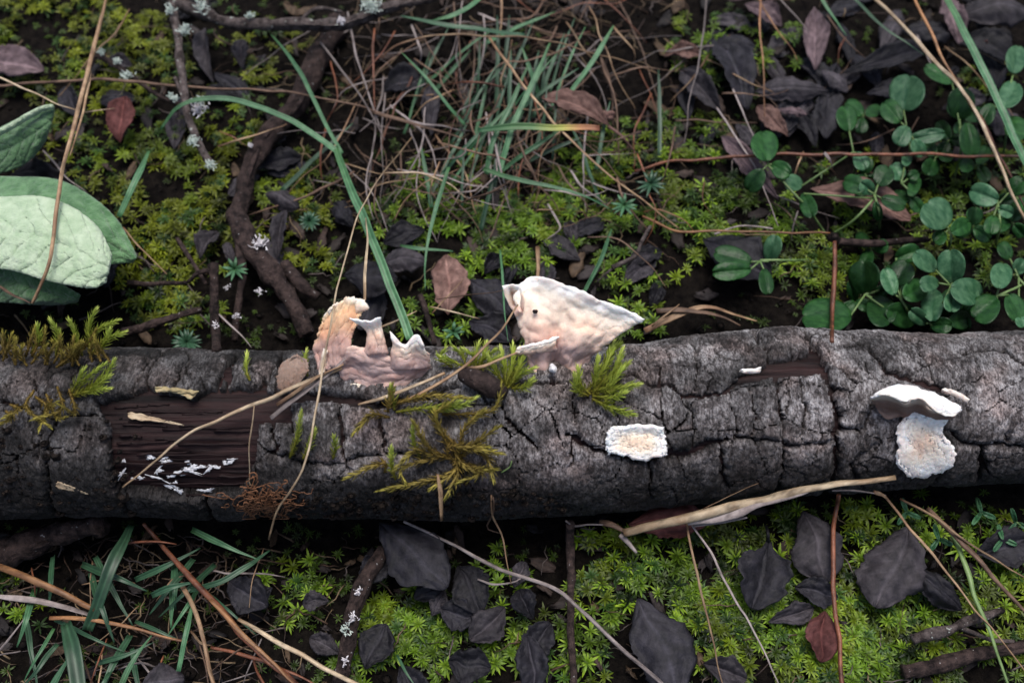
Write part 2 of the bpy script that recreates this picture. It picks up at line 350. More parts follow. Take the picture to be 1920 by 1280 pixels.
def inpoly(u, s, poly):
    ins = np.zeros(u.shape, bool)
    for (x0, y0), (x1, y1) in zip(poly, np.roll(poly, -1, 0)):
        c_ = ((y0 > s) != (y1 > s)) & (u < (x1-x0)*(s-y0)/(y1-y0+1e-12)+x0); ins ^= c_
    return ins
hole = np.zeros(U.shape, bool)
for h_ in holes:
    hp = np.array(h_, float); q = to_uv(hp[:, 0], hp[:, 1]); hole |= inpoly(Uw, Sw, q)
# long natural joints between the bark scales, strongest on the thick right half
f1, f2 = voro(Uw/11., Sw/9., 91); right = np.clip((U+60)/60, .0, 1)
keep = vn(U/14, S/14, 5)
auto = (f2-f1 < .026) & (keep > .4)
gap = (dist < 0) | hole | auto
comp = -np.ones(U.shape, int); nc = 0; free = ~gap; NI, NJ = U.shape
fl = free.ravel(); cl = comp.ravel()
for s0 in np.flatnonzero(fl):
    if cl[s0] >= 0: continue
    st = [s0]; cl[s0] = nc
    while st:
        c0 = st.pop(); jj = c0 % NJ
        for nb, ok in ((c0+1, jj < NJ-1), (c0-1, jj > 0), (c0+NJ, c0+NJ < NI*NJ), (c0-NJ, c0 >= NJ)):
            if ok and fl[nb] and cl[nb] < 0: cl[nb] = nc; st.append(nb)
    nc += 1
comp = cl.reshape(U.shape); cnt = np.bincount(comp[comp >= 0], minlength=nc)
# bark surface at the grid corners
UV = np.repeat(XS[:, None]/MM, len(TH), 1); SV = RX[:, None]/MM*TH[None]
dv = np.full(UV.shape, 9.); 
for di in (0, 1):
    for dj in (0, 1):
        v = dv[di:NI+di, dj:NJ+dj]; np.minimum(v, np.where(hole, 0, np.maximum(dist, 0)), out=v)
w1, w2 = voro(UV/3.6+fbm(UV/3, SV/3, 2, 8)*.30, SV/7.5+fbm(UV/3, SV/3, 2, 18)*.25, 23)   # small transverse checks
v1, v2 = voro(UV/1.2+fbm(UV/1.5, SV/1.5, 2, 2)*.3, SV/2.4, 29)
topw = np.clip((SV-10)/20, 0, 1)
rad = (RX[:, None]/MM + fbm(UV/22, SV/16, 2, 61)*.9 + fbm(UV/5, SV/5, 3, 67)*.45 + fbm(UV/1.3, SV/1.3, 3, 71)*.22
       - .45*np.exp(-((w2-w1)/.045)**2)*np.clip(vn(UV/6, SV/6, 44)*2-.5, 0, 1) - .22*np.exp(-((v2-v1)/.10)**2) - .9*np.exp(-np.maximum(dv, 0)/.35)
       + 1.5*np.exp(-((UV-62)/8)**2-((SV-44)/8)**2) )
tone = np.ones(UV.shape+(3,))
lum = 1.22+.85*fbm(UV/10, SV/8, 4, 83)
dark = np.clip((-35-UV)/30, 0, 1)*.6 + .80*np.clip((19-SV)/11+.5*fbm(UV/9, SV/9, 3, 101), 0, 1)   # shade painted into the lower front flank, plus a darker left end
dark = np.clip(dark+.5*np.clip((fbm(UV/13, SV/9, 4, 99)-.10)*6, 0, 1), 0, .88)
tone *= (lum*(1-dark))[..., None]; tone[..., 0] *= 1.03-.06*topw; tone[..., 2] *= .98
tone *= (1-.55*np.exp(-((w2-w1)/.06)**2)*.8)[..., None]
branch = empty('fallen_branch', (0, float(np.interp(0, _dx, _dy)), 0))
tag(branch, 'thick cracked grey bark branch lying across the moss, carrying pale bracket fungi', 'log')
def ringpt(i, j, r): 
    th = TH[j]; rr = r*MM
    return np.stack([XS[i], CX[i]-np.cos(th)*rr, RX[i]-.0012+np.sin(th)*rr], -1)
jitx = fbm(UV/.5, SV/.5, 1, 7)*.12
small = []
order = [k for k in np.argsort(-cnt) if cnt[k] >= 14]
idx_i, idx_j = np.nonzero(comp >= 0); lab = comp[idx_i, idx_j]; so_ = np.argsort(lab, kind='stable'); idx_i, idx_j, lab = idx_i[so_], idx_j[so_], lab[so_]
starts = np.searchsorted(lab, np.arange(nc+1))
padc = np.pad(comp, 1, constant_values=-1)
for rank, k in enumerate(order):
    ci, cj = idx_i[starts[k]:starts[k+1]], idx_j[starts[k]:starts[k+1]]
    q = np.stack([ci*(NJ+1)+cj, (ci+1)*(NJ+1)+cj, (ci+1)*(NJ+1)+cj+1, ci*(NJ+1)+cj+1], -1)
    uq, inv = np.unique(q.ravel(), return_inverse=True); F = inv.reshape(-1, 4)
    vi, vj = uq // (NJ+1), uq % (NJ+1)
    off = random.uniform(-.25, .35) if cnt[k] < 6000 else 0.
    cu, cs = UV[vi, vj].mean(), SV[vi, vj].mean(); tl = (random.uniform(-.03, .05), random.uniform(-.04, .04)) if cnt[k] < 3000 else (0, 0)
    r = rad[vi, vj]+off+(UV[vi, vj]-cu)*tl[0]+(SV[vi, vj]-cs)*tl[1]
    V = ringpt(vi, vj, r); V[:, 0] += jitx[vi, vj]*MM
    # skirt round the plate: its thickness
    ed = []
    for (di, dj), (a, b_) in (((-1, 0), (3, 0)), ((1, 0), (1, 2)), ((0, -1), (0, 1)), ((0, 1), (2, 3))):
        msk = padc[ci+1+di, cj+1+dj] != k
        ed.append(np.stack([F[msk, a], F[msk, b_]], -1))
    ed = np.concatenate(ed); bv, binv = np.unique(ed.ravel(), return_inverse=True); binv = binv.reshape(-1, 2)+len(V)
    V2 = ringpt(vi[bv], vj[bv], np.minimum(r[bv]-.6, RX[vi[bv]]/MM-3.3))
    SK = np.stack([ed[:, 1], ed[:, 0], binv[:, 0], binv[:, 1]], -1)
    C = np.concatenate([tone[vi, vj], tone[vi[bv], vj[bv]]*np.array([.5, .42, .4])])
    V = np.concatenate([V, V2]); F = np.concatenate([F, SK])[:, ::-1]
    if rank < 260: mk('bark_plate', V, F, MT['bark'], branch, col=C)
    else: small.append((V, [F], C))
if small:
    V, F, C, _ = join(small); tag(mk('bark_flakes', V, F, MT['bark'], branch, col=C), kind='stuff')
# the wood under the bark, grooved along the grain
tw = np.linspace(0, 2*math.pi, 301)[:-1]; xw = XS[::2]; cyw, rw = logaxis(xw)
A, B_ = np.meshgrid(xw/MM, tw*18, indexing='ij'); rr = rw[:, None]/MM-2.7+.30*fbm(A/9, B_/.55, 3, 12)-.35*np.abs(fbm(A/14, B_/1.4, 2, 15))+.3*fbm(A/6, B_/5, 2, 5)
V = np.stack([A*MM, cyw[:, None]-np.cos(tw)*rr*MM, rw[:, None]-.0012+np.sin(tw)*rr*MM], -1).reshape(-1, 3); nn = len(tw)
i = np.arange(len(xw)-1)[:, None]*nn; j = np.arange(nn)[None]; j2 = (j+1) % nn
F = np.stack([i+j, i+j2, i+nn+j2, i+nn+j], -1).reshape(-1, 4)
c0 = len(V); V = np.concatenate([V, [[xw[0], cyw[0], rw[0]], [xw[-1], cyw[-1], rw[-1]]]])
F3 = np.concatenate([np.stack([np.full(nn, c0), j2[0], j[0]], -1), np.stack([np.full(nn, c0+1), (len(xw)-1)*nn+j[0], (len(xw)-1)*nn+j2[0]], -1)])
mk('heartwood', V, [F3, F], MT['wood'], branch)
# torn wood fibres standing in the bare patch
for k in range(26):
    x0 = random.uniform(200, 430); y0 = random.uniform(750, 930); L = random.uniform(40, 150)
    x1 = min(x0+L, 470)
    V, F, al = tube(P(np.linspace(x0, x1, 9), y0+np.cumsum(rng.normal(0, .8, 9)), -2.5+rng.uniform(-.1, .25, 9)), np.linspace(.3, .15, 9)*MM*random.uniform(.6, 1.3), 5, .5)
    mk('wood_splinter', V, F, MT['wood'], branch)
# mycelium flecks on the bare wood
def blob(px, py, lift, rx, ry, th, seed, nu=14, rot=0., rough_=(.65, .35, 1.7)):
    a = np.linspace(0, 2*math.pi, nu, endpoint=False); r_ = rough_[0]+rough_[1]*vn(np.cos(a)*rough_[2]+seed, np.sin(a)*rough_[2]+seed*1.3, seed)*1.6
    rings = [np.array([0.]), ]
    ex = np.cos(a)*rx*r_; ey = np.sin(a)*ry*r_; ex, ey = ex*math.cos(rot)-ey*math.sin(rot), ex*math.sin(rot)+ey*math.cos(rot)
    xs = [px]+list(px+ex*.55)+list(px+ex); ys = [py]+list(py+ey*.55)+list(py+ey)
    V = P(xs, ys, [lift+th]+[lift+th*.8]*nu+[lift]*nu); k = np.arange(nu); k2 = (k+1) % nu
    return V, [np.stack([np.zeros(nu, int), 1+k2, 1+k], -1), np.stack([1+k, 1+k2, 1+nu+k2, 1+nu+k], -1)]
for k, (x, y, rx, ry) in enumerate([(232,865,6,9),(225,886,12,4),(278,856,10,6),(318,862,11,5),(352,870,13,8),(370,882,18,4),(398,876,14,5),(425,866,14,7),(432,862,6,4),(300,885,10,6),(312,892,20,6),(338,886,15,4),(265,895,12,4),(320,908,16,5),(333,918,7,9),(388,918,12,6),(207,921,12,3),(345,878,8,5),(382,872,8,3),(290,850,5,3)]):
    
    for q in range(3):
        V, F = blob(x+random.gauss(0, rx*.5), y+random.gauss(0, ry*.5), -2.75, rx*random.uniform(.5, 1.6), ry*random.uniform(.4, 1.), .2, k*3+q, 24, -.15+random.gauss(0, .3), (.12, .62, 5.)); mk('mycelium_patch', V, F, MT['mycel'], branch)

# ------------------------------------------------------------------ sheets
def grid_sheet(G, th, taper=.25):
    n, m_ = G.shape[:2]
    N = np.cross(np.gradient(G, axis=0), np.gradient(G, axis=1)); N /= np.linalg.norm(N, axis=2)[..., None]+1e-15
    if ((CAM-G)*N).sum(2).mean() < 0: N = -N
    e = np.minimum(np.minimum(np.arange(n), np.arange(n)[::-1])[:, None], np.minimum(np.arange(m_), np.arange(m_)[::-1])[None])
    t_ = th*np.where(e == 0, taper, np.where(e == 1, (1+taper)/2, 1))[..., None] if np.ndim(th) == 0 else th[..., None]
    V = np.concatenate([(G+N*t_*.5).reshape(-1, 3), (G-N*t_*.5).reshape(-1, 3)])
    i = (np.arange(n-1)[:, None]*m_+np.arange(m_-1)[None]).ravel(); o = n*m_
    q = np.stack([i, i+1, i+m_+1, i+m_], -1); F = [q, q[:, ::-1]+o]
    bd = np.concatenate([np.arange(m_-1), (np.arange(n-1)*m_)+m_-1, n*m_-1-np.arange(m_-1), (n-1-np.arange(n-1))*m_])
    b2_ = np.roll(bd, -1); F.append(np.stack([bd, bd+o, b2_+o, b2_], -1))
    return V, [np.concatenate(F)]
def loft(rows, nu, nv):
    R = np.array([cr(r, nu) for r in rows]); out = np.zeros((nv, nu, 3))
    for k in range(nu): out[:, k] = cr(R[:, k], nv)
    return out
def ramp_np(t_, stops):
    p = [s[0] for s in stops]; return np.stack([np.interp(t_, p, [s[1][c_] for s in stops]) for c_ in range(3)], -1)
def lobe(name, rows, stops, parent, th=1.0, nu=44, nv=36, rip=.7, onlog=False, edge=2.5, seed=1, rag=0., rad_edge=False, curl=0.):
    g_ = loft(rows, nu, nv); s, t_ = np.meshgrid(np.linspace(0, 1, nu), np.linspace(0, 1, nv))
    g_[..., 0] += fbm(s*9+seed, t_*6, 3, seed)*edge; g_[..., 1] += fbm(s*11+seed*2, t_*5, 3, seed+4)*edge
    bw = np.exp(-np.minimum(np.minimum(s, 1-s)*12, np.minimum(t_, 1-t_)*12))
    g_[..., 0] += bw*fbm(s*15+seed, t_*15, 4, seed+61)*rag; g_[..., 1] += bw*fbm(s*15+seed, t_*15, 4, seed+67)*rag
    hh = g_[..., 2]+fbm(s*4.5+seed, t_*4, 3, seed+9)*rip+fbm(s*14, t_*14+seed, 2, seed+11)*rip*.07+.12*rip*fbm(s*13+seed, t_*1.5, 2, seed+15)+.05*np.sin(t_*38+3*fbm(s*5, t_*3, 2, seed+21))*rip + curl*np.clip((t_-.82)/.18, 0, 1)**2
    if onlog: G = P(g_[..., 0].ravel(), g_[..., 1].ravel(), hh.ravel()).reshape(nv, nu, 3)
    else: G = at(g_[..., 0], g_[..., 1], hh)
    e = t_+fbm(s*6+seed, t_*5, 3, seed+31)*.10
    if rad_edge: e = 1-np.minimum(np.minimum(s, 1-s)*2.2, np.minimum(t_, 1-t_)*2)+fbm(s*7+seed, t_*6, 3, seed+31)*.16
    C = ramp_np(e, stops); C = C*(1+.12*fbm(s*2.5+seed, t_*16+seed, 3, seed+41)+.06*fbm(s*16, t_*3+seed, 2, seed+45))[..., None]*(1-np.array([0, .10, .14])*np.clip(fbm(s*5+seed, t_*5, 2, seed+51)*2.5, 0, 1)[..., None])
    V, F = grid_sheet(G, th*MM); C = C.reshape(-1, 3); o = mk(name, V, F, MT['fungus'], parent, col=np.concatenate([C, C*.9+.06]))
    return o
MAU = (.40, .295, .285); MAU2 = (.50, .355, .325); PINK = (.74, .53, .45); PEACH = (.84, .62, .48); CREAM = (.90, .80, .68); WHITE = (.93, .92, .90); ORG = (.66, .38, .20)
Z1 = [(0, (.55, .33, .22)), (.08, MAU2), (.32, MAU), (.40, PINK), (.55, (.84, .65, .53)), (.68, (.88, .73, .60)), (.85, (.91, .82, .71)), (.94, WHITE)]
# centre bracket
fb = empty('bracket_fungus', at(1045, 705, 33)); tag(fb, 'large fan-shaped peach and mauve bracket fungus with white rim standing on the branch', 'fungus')
lobe('fan', [[(1000,700,33),(1020,707,34),(1043,696,32),(1075,703,34.5),(1094,696,33)],
             [(990,676,35.5),(1018,676,37),(1040,672,34.5),(1072,672,37),(1106,674,35)],
             [(984,640,39),(1015,640,41),(1043,640,39),(1088,640,41),(1132,650,38.5)],
             [(971,600,42),(1005,600,43.5),(1045,600,43),(1102,605,43.5),(1166,624,42)],
             [(965,565,44),(1005,556,45.5),(1045,560,46),(1112,576,45.5),(1192,609,44)],
             [(976,533,45.5),(1010,518,47),(1045,526,47.5),(1112,556,47),(1211,597,46)]], Z1, fb, .7, 90, 76, 1.2, edge=4, seed=3, curl=.8, rag=5)
lobe('curled_lobe', [[(968,594,43),(974,585,45),(980,590,43)], [(955,572,43),(966,566,41.5),(982,574,45)], [(946,552,45),(962,548,42),(982,552,46)], [(942,536,46.5),(958,534,46),(980,534,46.5)]], [(0, PINK), (.4, (.45, .34, .29)), (.75, CREAM), (.9, WHITE)], fb, .8, 18, 16, .3, edge=1.5, seed=8)
lobe('lower_lobe', [[(974,666,38.5),(1002,662,39),(1045,657,37.5)], [(968,661,40.3),(1000,653,41),(1042,644,40)], [(970,652,41.3),(1000,644,42),(1048,630,41)]], [(0, MAU), (.35, PEACH), (.7, CREAM), (1, WHITE)], fb, .7, 34, 18, .5, edge=2, seed=12, rag=2)
lobe('base_flap', [[(985,690,35),(1000,692,35.5),(1018,694,35)], [(992,705,34.5),(1005,708,35),(1020,706,34.5)]], [(0, PINK), (.6, (.62, .45, .33)), (1, CREAM)], fb, .8, 14, 10, .3, edge=2, seed=16)
V, F = blob(1036, 690, 2.2, 8, 9, 1.6, 5, 16); mk('white_nub', V, F, MT['mycel'], fb)
V, F, al = tube(at([1000, 1002, 1005, 1007], [582, 584, 584, 582], 45.3), np.array([.3, .45, .45, .3])*MM, 8); mk('bite_hole', V, F, MT['wood'], fb)
# left bracket cluster
fl_ = empty('bracket_fungus', at(710, 730, 33)); tag(fl_, 'ragged many-lobed mauve and peach bracket fungus beside a straw bundle on the branch', 'fungus')
ZM = [(0, (.72, .55, .40)), (.07, (.50, .34, .28)), (.2, MAU2), (.55, MAU), (.8, MAU2), (1, PINK)]
lobe('body', [[(640,724,33),(668,722,35),(690,738,34),(740,730,35),(772,722,34),(802,708,32)], [(640,700,36),(668,702,37),(690,708,37),(740,706,37.5),(772,704,37),(808,692,34.5)], [(632,676,38),(664,676,40),(690,680,40),(740,684,39.5),(775,682,39),(806,676,37)], [(626,652,40),(664,650,42),(692,654,42),(735,668,41),(770,660,41),(800,660,39.5)]], ZM, fl_, .8, 80, 50, 1.0, edge=3, seed=21, rag=5)
lobe('tall_lobe', [[(596,694,36),(615,692,37),(634,690,38),(652,678,39)], [(591,652,39),(610,648,40),(632,648,41),(656,650,41.5)], [(600,618,41.5),(620,612,42.5),(640,612,43.5),(664,620,43)], [(606,594,43),(628,580,44.5),(650,576,45.5),(676,590,44.5)], [(612,588,44),(634,566,46),(660,558,47),(684,566,46.5)]], [(0, MAU2), (.35, (.52, .33, .28)), (.55, (.66, .40, .26)), (.8, (.76, .50, .30)), (.92, (.78, .60, .40)), (1, CREAM)], fl_, .7, 60, 50, .9, edge=3, seed=23, rag=6)
lobe('curl_tip', [[(668,590,44.5),(676,585,45),(684,583,45.5)], [(666,574,46),(680,573,46.5),(692,577,46)], [(664,560,46.5),(680,561,47),(688,572,46.5)]], [(0, PEACH), (1, CREAM)], fl_, .8, 12, 10, .2, edge=1, seed=24)
lobe('flared_lobe', [[(682,668,41),(702,664,42.5),(728,664,41.5)], [(688,640,43),(703,638,44),(722,640,43)], [(684,616,45),(702,614,45),(716,614,45)], [(656,597,47.5),(690,602,47),(714,594,47.5)]], [(0, MAU2), (.25, (.52, .36, .30)), (.5, (.66, .48, .38)), (.75, CREAM), (.93, WHITE)], fl_, .9, 26, 24, .6, edge=2, seed=26, curl=.8)
lobe('notched_lobe', [[(732,694,39),(765,694,40),(805,690,37.5)], [(732,668,41.5),(762,668,42.5),(802,668,40)], [(736,646,43.5),(762,652,43.5),(796,652,42.5)], [(730,621,46),(744,636,45.5),(758,645,44),(772,634,46),(784,628,46),(796,648,44.5)]], [(0, MAU), (.35, MAU2), (.55, (.62, .46, .38)), (.75, CREAM), (.9, WHITE)], fl_, .9, 34, 24, .6, edge=2, seed=28)
lobe('base_rim', [[(648,730,34),(668,732,34.5),(692,742,34)], [(645,720,35.5),(668,719,36),(694,726,35.5)]], [(0, (.66, .52, .38)), (1, (.78, .68, .54))], fl_, .8, 18, 8, .3, edge=2, seed=29)
lobe('frayed_strip', [[(596,712,36),(602,710,36.5),(608,712,36)], [(600,680,38),(606,678,38.5),(612,680,38)], [(606,655,40),(609,654,40.5),(614,656,40)]], [(0, CREAM), (.5, (.6, .45, .34)), (1, CREAM)], fl_, .5, 8, 14, .5, edge=2.5, seed=33)
# pale crust
fc = empty('crust_fungus', one(1195, 830, 0)); tag(fc, 'small white-edged cream crust fungus flat on the front of the bark', 'fungus')
lobe('crust', [[(1140,852,1.6),(1165,853,1.8),(1200,863,1.4),(1228,858,1.8),(1251,852,2.2)], [(1135,828,1.8),(1165,832,1.4),(1200,832,1.3),(1230,832,1.5),(1249,832,2.1)], [(1139,812,2.2),(1170,810,1.5),(1205,810,1.4),(1230,812,1.5),(1244,815,2.2)], [(1146,799,2.8),(1172,797,2.6),(1205,796,2.6),(1228,798,2.8),(1242,802,2.8)]], [(.1, (.80, .62, .48)), (.45, (.87, .75, .61)), (.75, (.92, .88, .82)), (.9, WHITE)], fc, .8, 56, 40, .5, True, 3, 41, rad_edge=True, rag=5)
# right shelf
fd = empty('shelf_fungus', one(1735, 800, 0)); tag(fd, 'white-capped shelf fungus with brown underside and cream crust running down the bark', 'fungus')
lobe('cap', [[(1632,747,5.5),(1655,739,8),(1678,745,9),(1697,755,9.5),(1712,748,10.5),(1730,750,10.5),(1746,766,10.5),(1778,780,8.5),(1801,770,5.5)], [(1636,742,4.5),(1660,733,7),(1692,738,8),(1720,740,8.5),(1750,752,8.5),(1782,764,7),(1802,767,5)], [(1640,738,2.5),(1668,727,3.5),(1700,722,4.5),(1736,731,4.5),(1770,744,4),(1790,756,3.5),(1801,764,3)]], [(0, (.82, .76, .68)), (.12, WHITE), (1, (.94, .93, .92))], fd, .45, 70, 24, 1.3, True, 2, 51, rag=4)
lobe('underside', [[(1648,772,.8),(1664,786,.8),(1690,780,.8),(1706,794,.8),(1730,792,1),(1762,788,1.2),(1788,782,1.5)], [(1638,754,2.5),(1660,758,3.5),(1692,766,5),(1712,768,3.5),(1736,776,4.5),(1760,782,5.5),(1792,780,5)], [(1633,748,5),(1656,741,7.3),(1678,747,8.3),(1697,757,9),(1713,750,9.6),(1731,752,9.6),(1747,768,9.8),(1797,773,5.6)]], [(0, (.36, .24, .19)), (.4, (.17, .11, .09)), (.8, (.24, .16, .13)), (1, (.6, .5, .4))], fd, .6, 48, 20, .5, True, 1.5, 53)
lobe('crust', [[(1697,884,1.2),(1714,896,1.2),(1740,892,1.2),(1768,884,1.2),(1788,868,1.2)], [(1676,858,1.6),(1700,862,1.3),(1735,862,1.2),(1765,858,1.4),(1793,846,1.6)], [(1684,840,1.8),(1705,838,1.4),(1735,838,1.3),(1760,836,1.5),(1784,830,1.8)], [(1684,812,1.8),(1708,814,1.8),(1735,816,1.8),(1755,818,2),(1772,818,2)], [(1688,792,1.8),(1710,790,2.5),(1735,794,3),(1752,798,3),(1768,800,2.6)], [(1716,768,2.5),(1730,768,4),(1750,776,5),(1765,780,5),(1776,786,3.5)]], [(.1, (.84, .67, .54)), (.45, (.90, .80, .69)), (.72, (.93, .90, .86)), (.9, WHITE)], fd, .8, 56, 60, .7, True, 4, 55, rad_edge=True, rag=6)
fe = empty('small_shelf_fungus', one(1790, 740, 0)); tag(fe, 'tiny pale tongue of fungus behind the white-capped shelf', 'fungus')
lobe('tongue', [[(1764,734,1.5),(1790,742,2.5),(1813,756,3)], [(1766,729,2.5),(1792,733,4),(1818,748,3.5)]], [(0, (.60, .50, .44)), (1, (.78, .72, .66))], fe, .9, 20, 8, .3, True, 1.5, 61)
fe = empty('small_white_fungus', one(1408, 695, 0)); tag(fe, 'thin white sliver of fungus in the crack by the bark hole', 'fungus')
lobe('rim', [[(1386,696,.8),(1408,700,1),(1426,697,1)], [(1390,692,2.2),(1410,692,2.6),(1428,688,2.4)]], [(0, CREAM), (1, (.9, .88, .85))], fe, .8, 16, 7, .3, True, 1.5, 63)
# tan chip of old fungus left of the cluster
fe = empty('dried_scale', one(548, 700, 0)); tag(fe, 'oval tan speckled dried scale leaning on the bark left of the lobed fungus', 'fungus')
lobe('scale', [[(520,728,.6),(540,734,1.),(556,722,1.4)], [(517,705,1.6),(545,705,1.8),(574,700,2.6)], [(530,680,2.4),(552,676,2.4),(578,685,3.4)], [(548,668,3),(560,666,3.4),(574,672,3.6)]], [(0, (.13, .085, .065)), (.5, (.21, .15, .12)), (1, (.27, .20, .165))], fe, .35, 44, 40, .5, True, 2, 65, rag=5)
for x0, y0, x1, y1, h_, lb in [(240,778,345,797,-1.6,'pale torn wood chip on the bare dark wood'), (105,908,165,926,1.,'pale bark chip on the low left flank of the branch')]:
    c_ = cr([(x0, y0, 0), ((x0+x1)/2, (y0+y1)/2-1, 0), (x1, y1, 0)], 14); wd_ = np.interp(np.linspace(0, 1, 30), [0, .08, .3, .5, .7, 1], [3, 7, 5.5, 4, 2, .6])*(1+.4*fbm(np.linspace(0, 9, 30), np.zeros(30), 3, int(x0))); q = cr(c_, 30); v = np.linspace(-1, 1, 6); PXs = q[:, None, 0]+v[None]*.5*rng.normal(0, 1, (30, 6)); PYs = q[:, None, 1]+v[None]*wd_[:, None]
    G = P(PXs.ravel(), PYs.ravel(), (h_+.35*rng.normal(0, .3, (30, 6))+.3*np.abs(v)[None]).ravel()).reshape(30, 6, 3); V, F = grid_sheet(G, .2*MM, .8); tag(mk('wood_chip', V, F, MT['straw'], along=np.full(len(V), .5)), lb, 'chip')
lobe('torn_bark_edge', [[(290,733,-.4),(330,738,.2),(358,747,.2)], [(292,724,.6),(330,728,1),(374,732,1.2)]], [(0, (.46, .38, .22)), (1, (.30, .25, .13))], branch, .5, 24, 8, .5, True, 4, 67)
# stub of a broken side twig
c_ = P([868, 885, 905, 925, 945], [702, 708, 716, 728, 738], [3, 4.2, 4.2, 3.8, 2]); V, F, al = tube(c_, np.array([1.5, 2.0, 2.2, 2.2, 1.4])*MM, 12)
mk('twig_stub', V, F, MT['twigdark'], branch)

# ------------------------------------------------------------------ moss: stars
def star(nl, R, seed):
    r_ = random.Random(seed); V = []; F = []; A = []
    for k in range(nl):
        a = k*2.399+r_.uniform(-.25, .25); up = .15+1.05*(k/nl)**1.3; L = R*(1.0-.45*(k/nl))*r_.uniform(.8, 1.15); w_ = L*.095
        dirh = np.array([math.cos(a), math.sin(a), 0]); sd = np.array([-math.sin(a), math.cos(a), 0])
        p = [dirh*L*s*math.cos(up*(1-.25*s))+np.array([0, 0, L*(s*math.sin(up)*1-.35*s*s)+.1*R]) for s in (0, .45, .75, 1)]
        n0 = len(V); V += [p[0]-sd*w_*.6, p[0]+sd*w_*.6, p[1]-sd*w_, p[1]+sd*w_, p[2]-sd*w_*.7, p[2]+sd*w_*.7, p[3]]
        F += [(n0, n0+1, n0+3), (n0, n0+3, n0+2), (n0+2, n0+3, n0+5), (n0+2, n0+5, n0+4), (n0+4, n0+5, n0+6)]; A += [0, 0, .45, .45, .8, .8, 1]
    return np.array(V), np.array(F), np.array(A)
STARS = [star(random.randint(11, 16), 1.0, k) for k in range(10)]
def rosettes(xy, size, hue, lift, seed):
    """joined mesh of many moss stars at picture points xy"""
    r_ = np.random.default_rng(seed); N = len(xy); base = np.zeros((N, 3)); z = np.zeros(N)
    for _ in range(6): base = at(xy[:, 0], xy[:, 1], z); z = ground(base[:, 0], base[:, 1])/MM+lift
    parts = []; va = r_.integers(0, len(STARS), N); col = np.array(hue)
    for k in range(len(STARS)):
        ii = np.flatnonzero(va == k)
        if not len(ii): continue
        V, F, A = STARS[k]; yaw = r_.uniform(0, 6.28, len(ii)); sx = size[ii]*PX
        ta, tb = r_.normal(0, .28, len(ii)), r_.normal(-.12, .28, len(ii))
        x = V[:, 0][None]*np.cos(yaw)[:, None]-V[:, 1][None]*np.sin(yaw)[:, None]; y = V[:, 0][None]*np.sin(yaw)[:, None]+V[:, 1][None]*np.cos(yaw)[:, None]; zz = np.repeat(V[:, 2][None], len(ii), 0)
        zz2 = zz+x*ta[:, None]+y*tb[:, None]
        W = np.stack([x, y, zz2], -1)*sx[:, None, None]+base[ii][:, None]
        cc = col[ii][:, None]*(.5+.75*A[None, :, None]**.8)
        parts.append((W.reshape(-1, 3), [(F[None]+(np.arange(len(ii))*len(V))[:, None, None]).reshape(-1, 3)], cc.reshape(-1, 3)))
    return join(parts)
# patches: label, blobs (cx,cy,rx,ry,weight), base hue, yellow share
YG = (.19, .225, .010); GR = (.115, .205, .012); DG = (.045, .10, .018)
patches = [('yellow-green star moss carpet around the lichen twigs, behind the left branch end', [(100,60,150,75,1),(250,120,110,90,.9),(60,200,60,60,.35),(150,300,120,80,.5),(330,330,110,100,1.1),(370,440,90,70,1.1),(300,500,80,70,1),(330,570,80,50,.8),(520,330,70,60,.6),(560,450,70,70,.8),(590,380,50,50,.6),(420,230,60,70,.4),(470,80,70,70,.4),(160,440,90,70,.5),(560,60,60,40,.3)], YG, .5),
 ('star moss carpet behind the branch, below the dry grass tangle', [(800,380,90,50,.6),(900,440,110,60,.9),(1000,420,100,60,.9),(1090,390,90,60,.9),(960,480,90,50,.7),(740,410,60,50,.5),(850,320,80,50,.4),(1100,300,80,50,.7),(1180,270,70,45,.8),(700,440,40,60,.4),(870,560,80,40,.3),(1180,600,60,40,.6),(800,600,70,40,.3)], GR, .25),
 ('star moss carpet under the clover, behind the right branch end', [(1330,360,100,70,1.2),(1290,260,70,50,.8),(1400,400,80,60,1),(1260,440,80,50,.9),(1340,80,80,70,.5),(1460,90,50,50,.5),(1480,470,70,50,.6),(1540,520,70,60,.7),(1650,420,80,40,.6),(1860,160,60,40,.7),(1840,320,90,70,.6),(1720,440,120,70,.5),(1880,450,60,80,.5),(1200,500,80,50,.6),(1600,330,60,60,.4)], GR, .3),
 ('bright star moss carpet on the near side of the branch, under the dark leaves', [(1250,1060,170,70,1.),(1420,1080,140,110,.8),(1560,1120,120,120,.8),(1680,1200,160,90,1.1),(1850,1180,110,110,.9),(1480,1220,140,70,1),(1330,1180,70,70,.9),(1650,990,60,40,.5),(1870,1010,60,50,.4),(1120,1080,70,80,.5),(1060,1220,90,70,.4),(1560,980,120,40,.4),(1760,980,60,60,.4)], GR, .35),
 ('star moss carpet on the near side, around the long grey stem', [(800,1170,120,60,.8),(860,1230,90,50,.6),(740,1210,80,60,.8),(930,1090,60,60,.2),(690,1240,60,50,.6),(560,1110,70,60,.35),(900,1180,80,60,.45),(580,1060,60,40,.12),(20,1150,60,60,.3)], GR, .25)]
allpts = {}
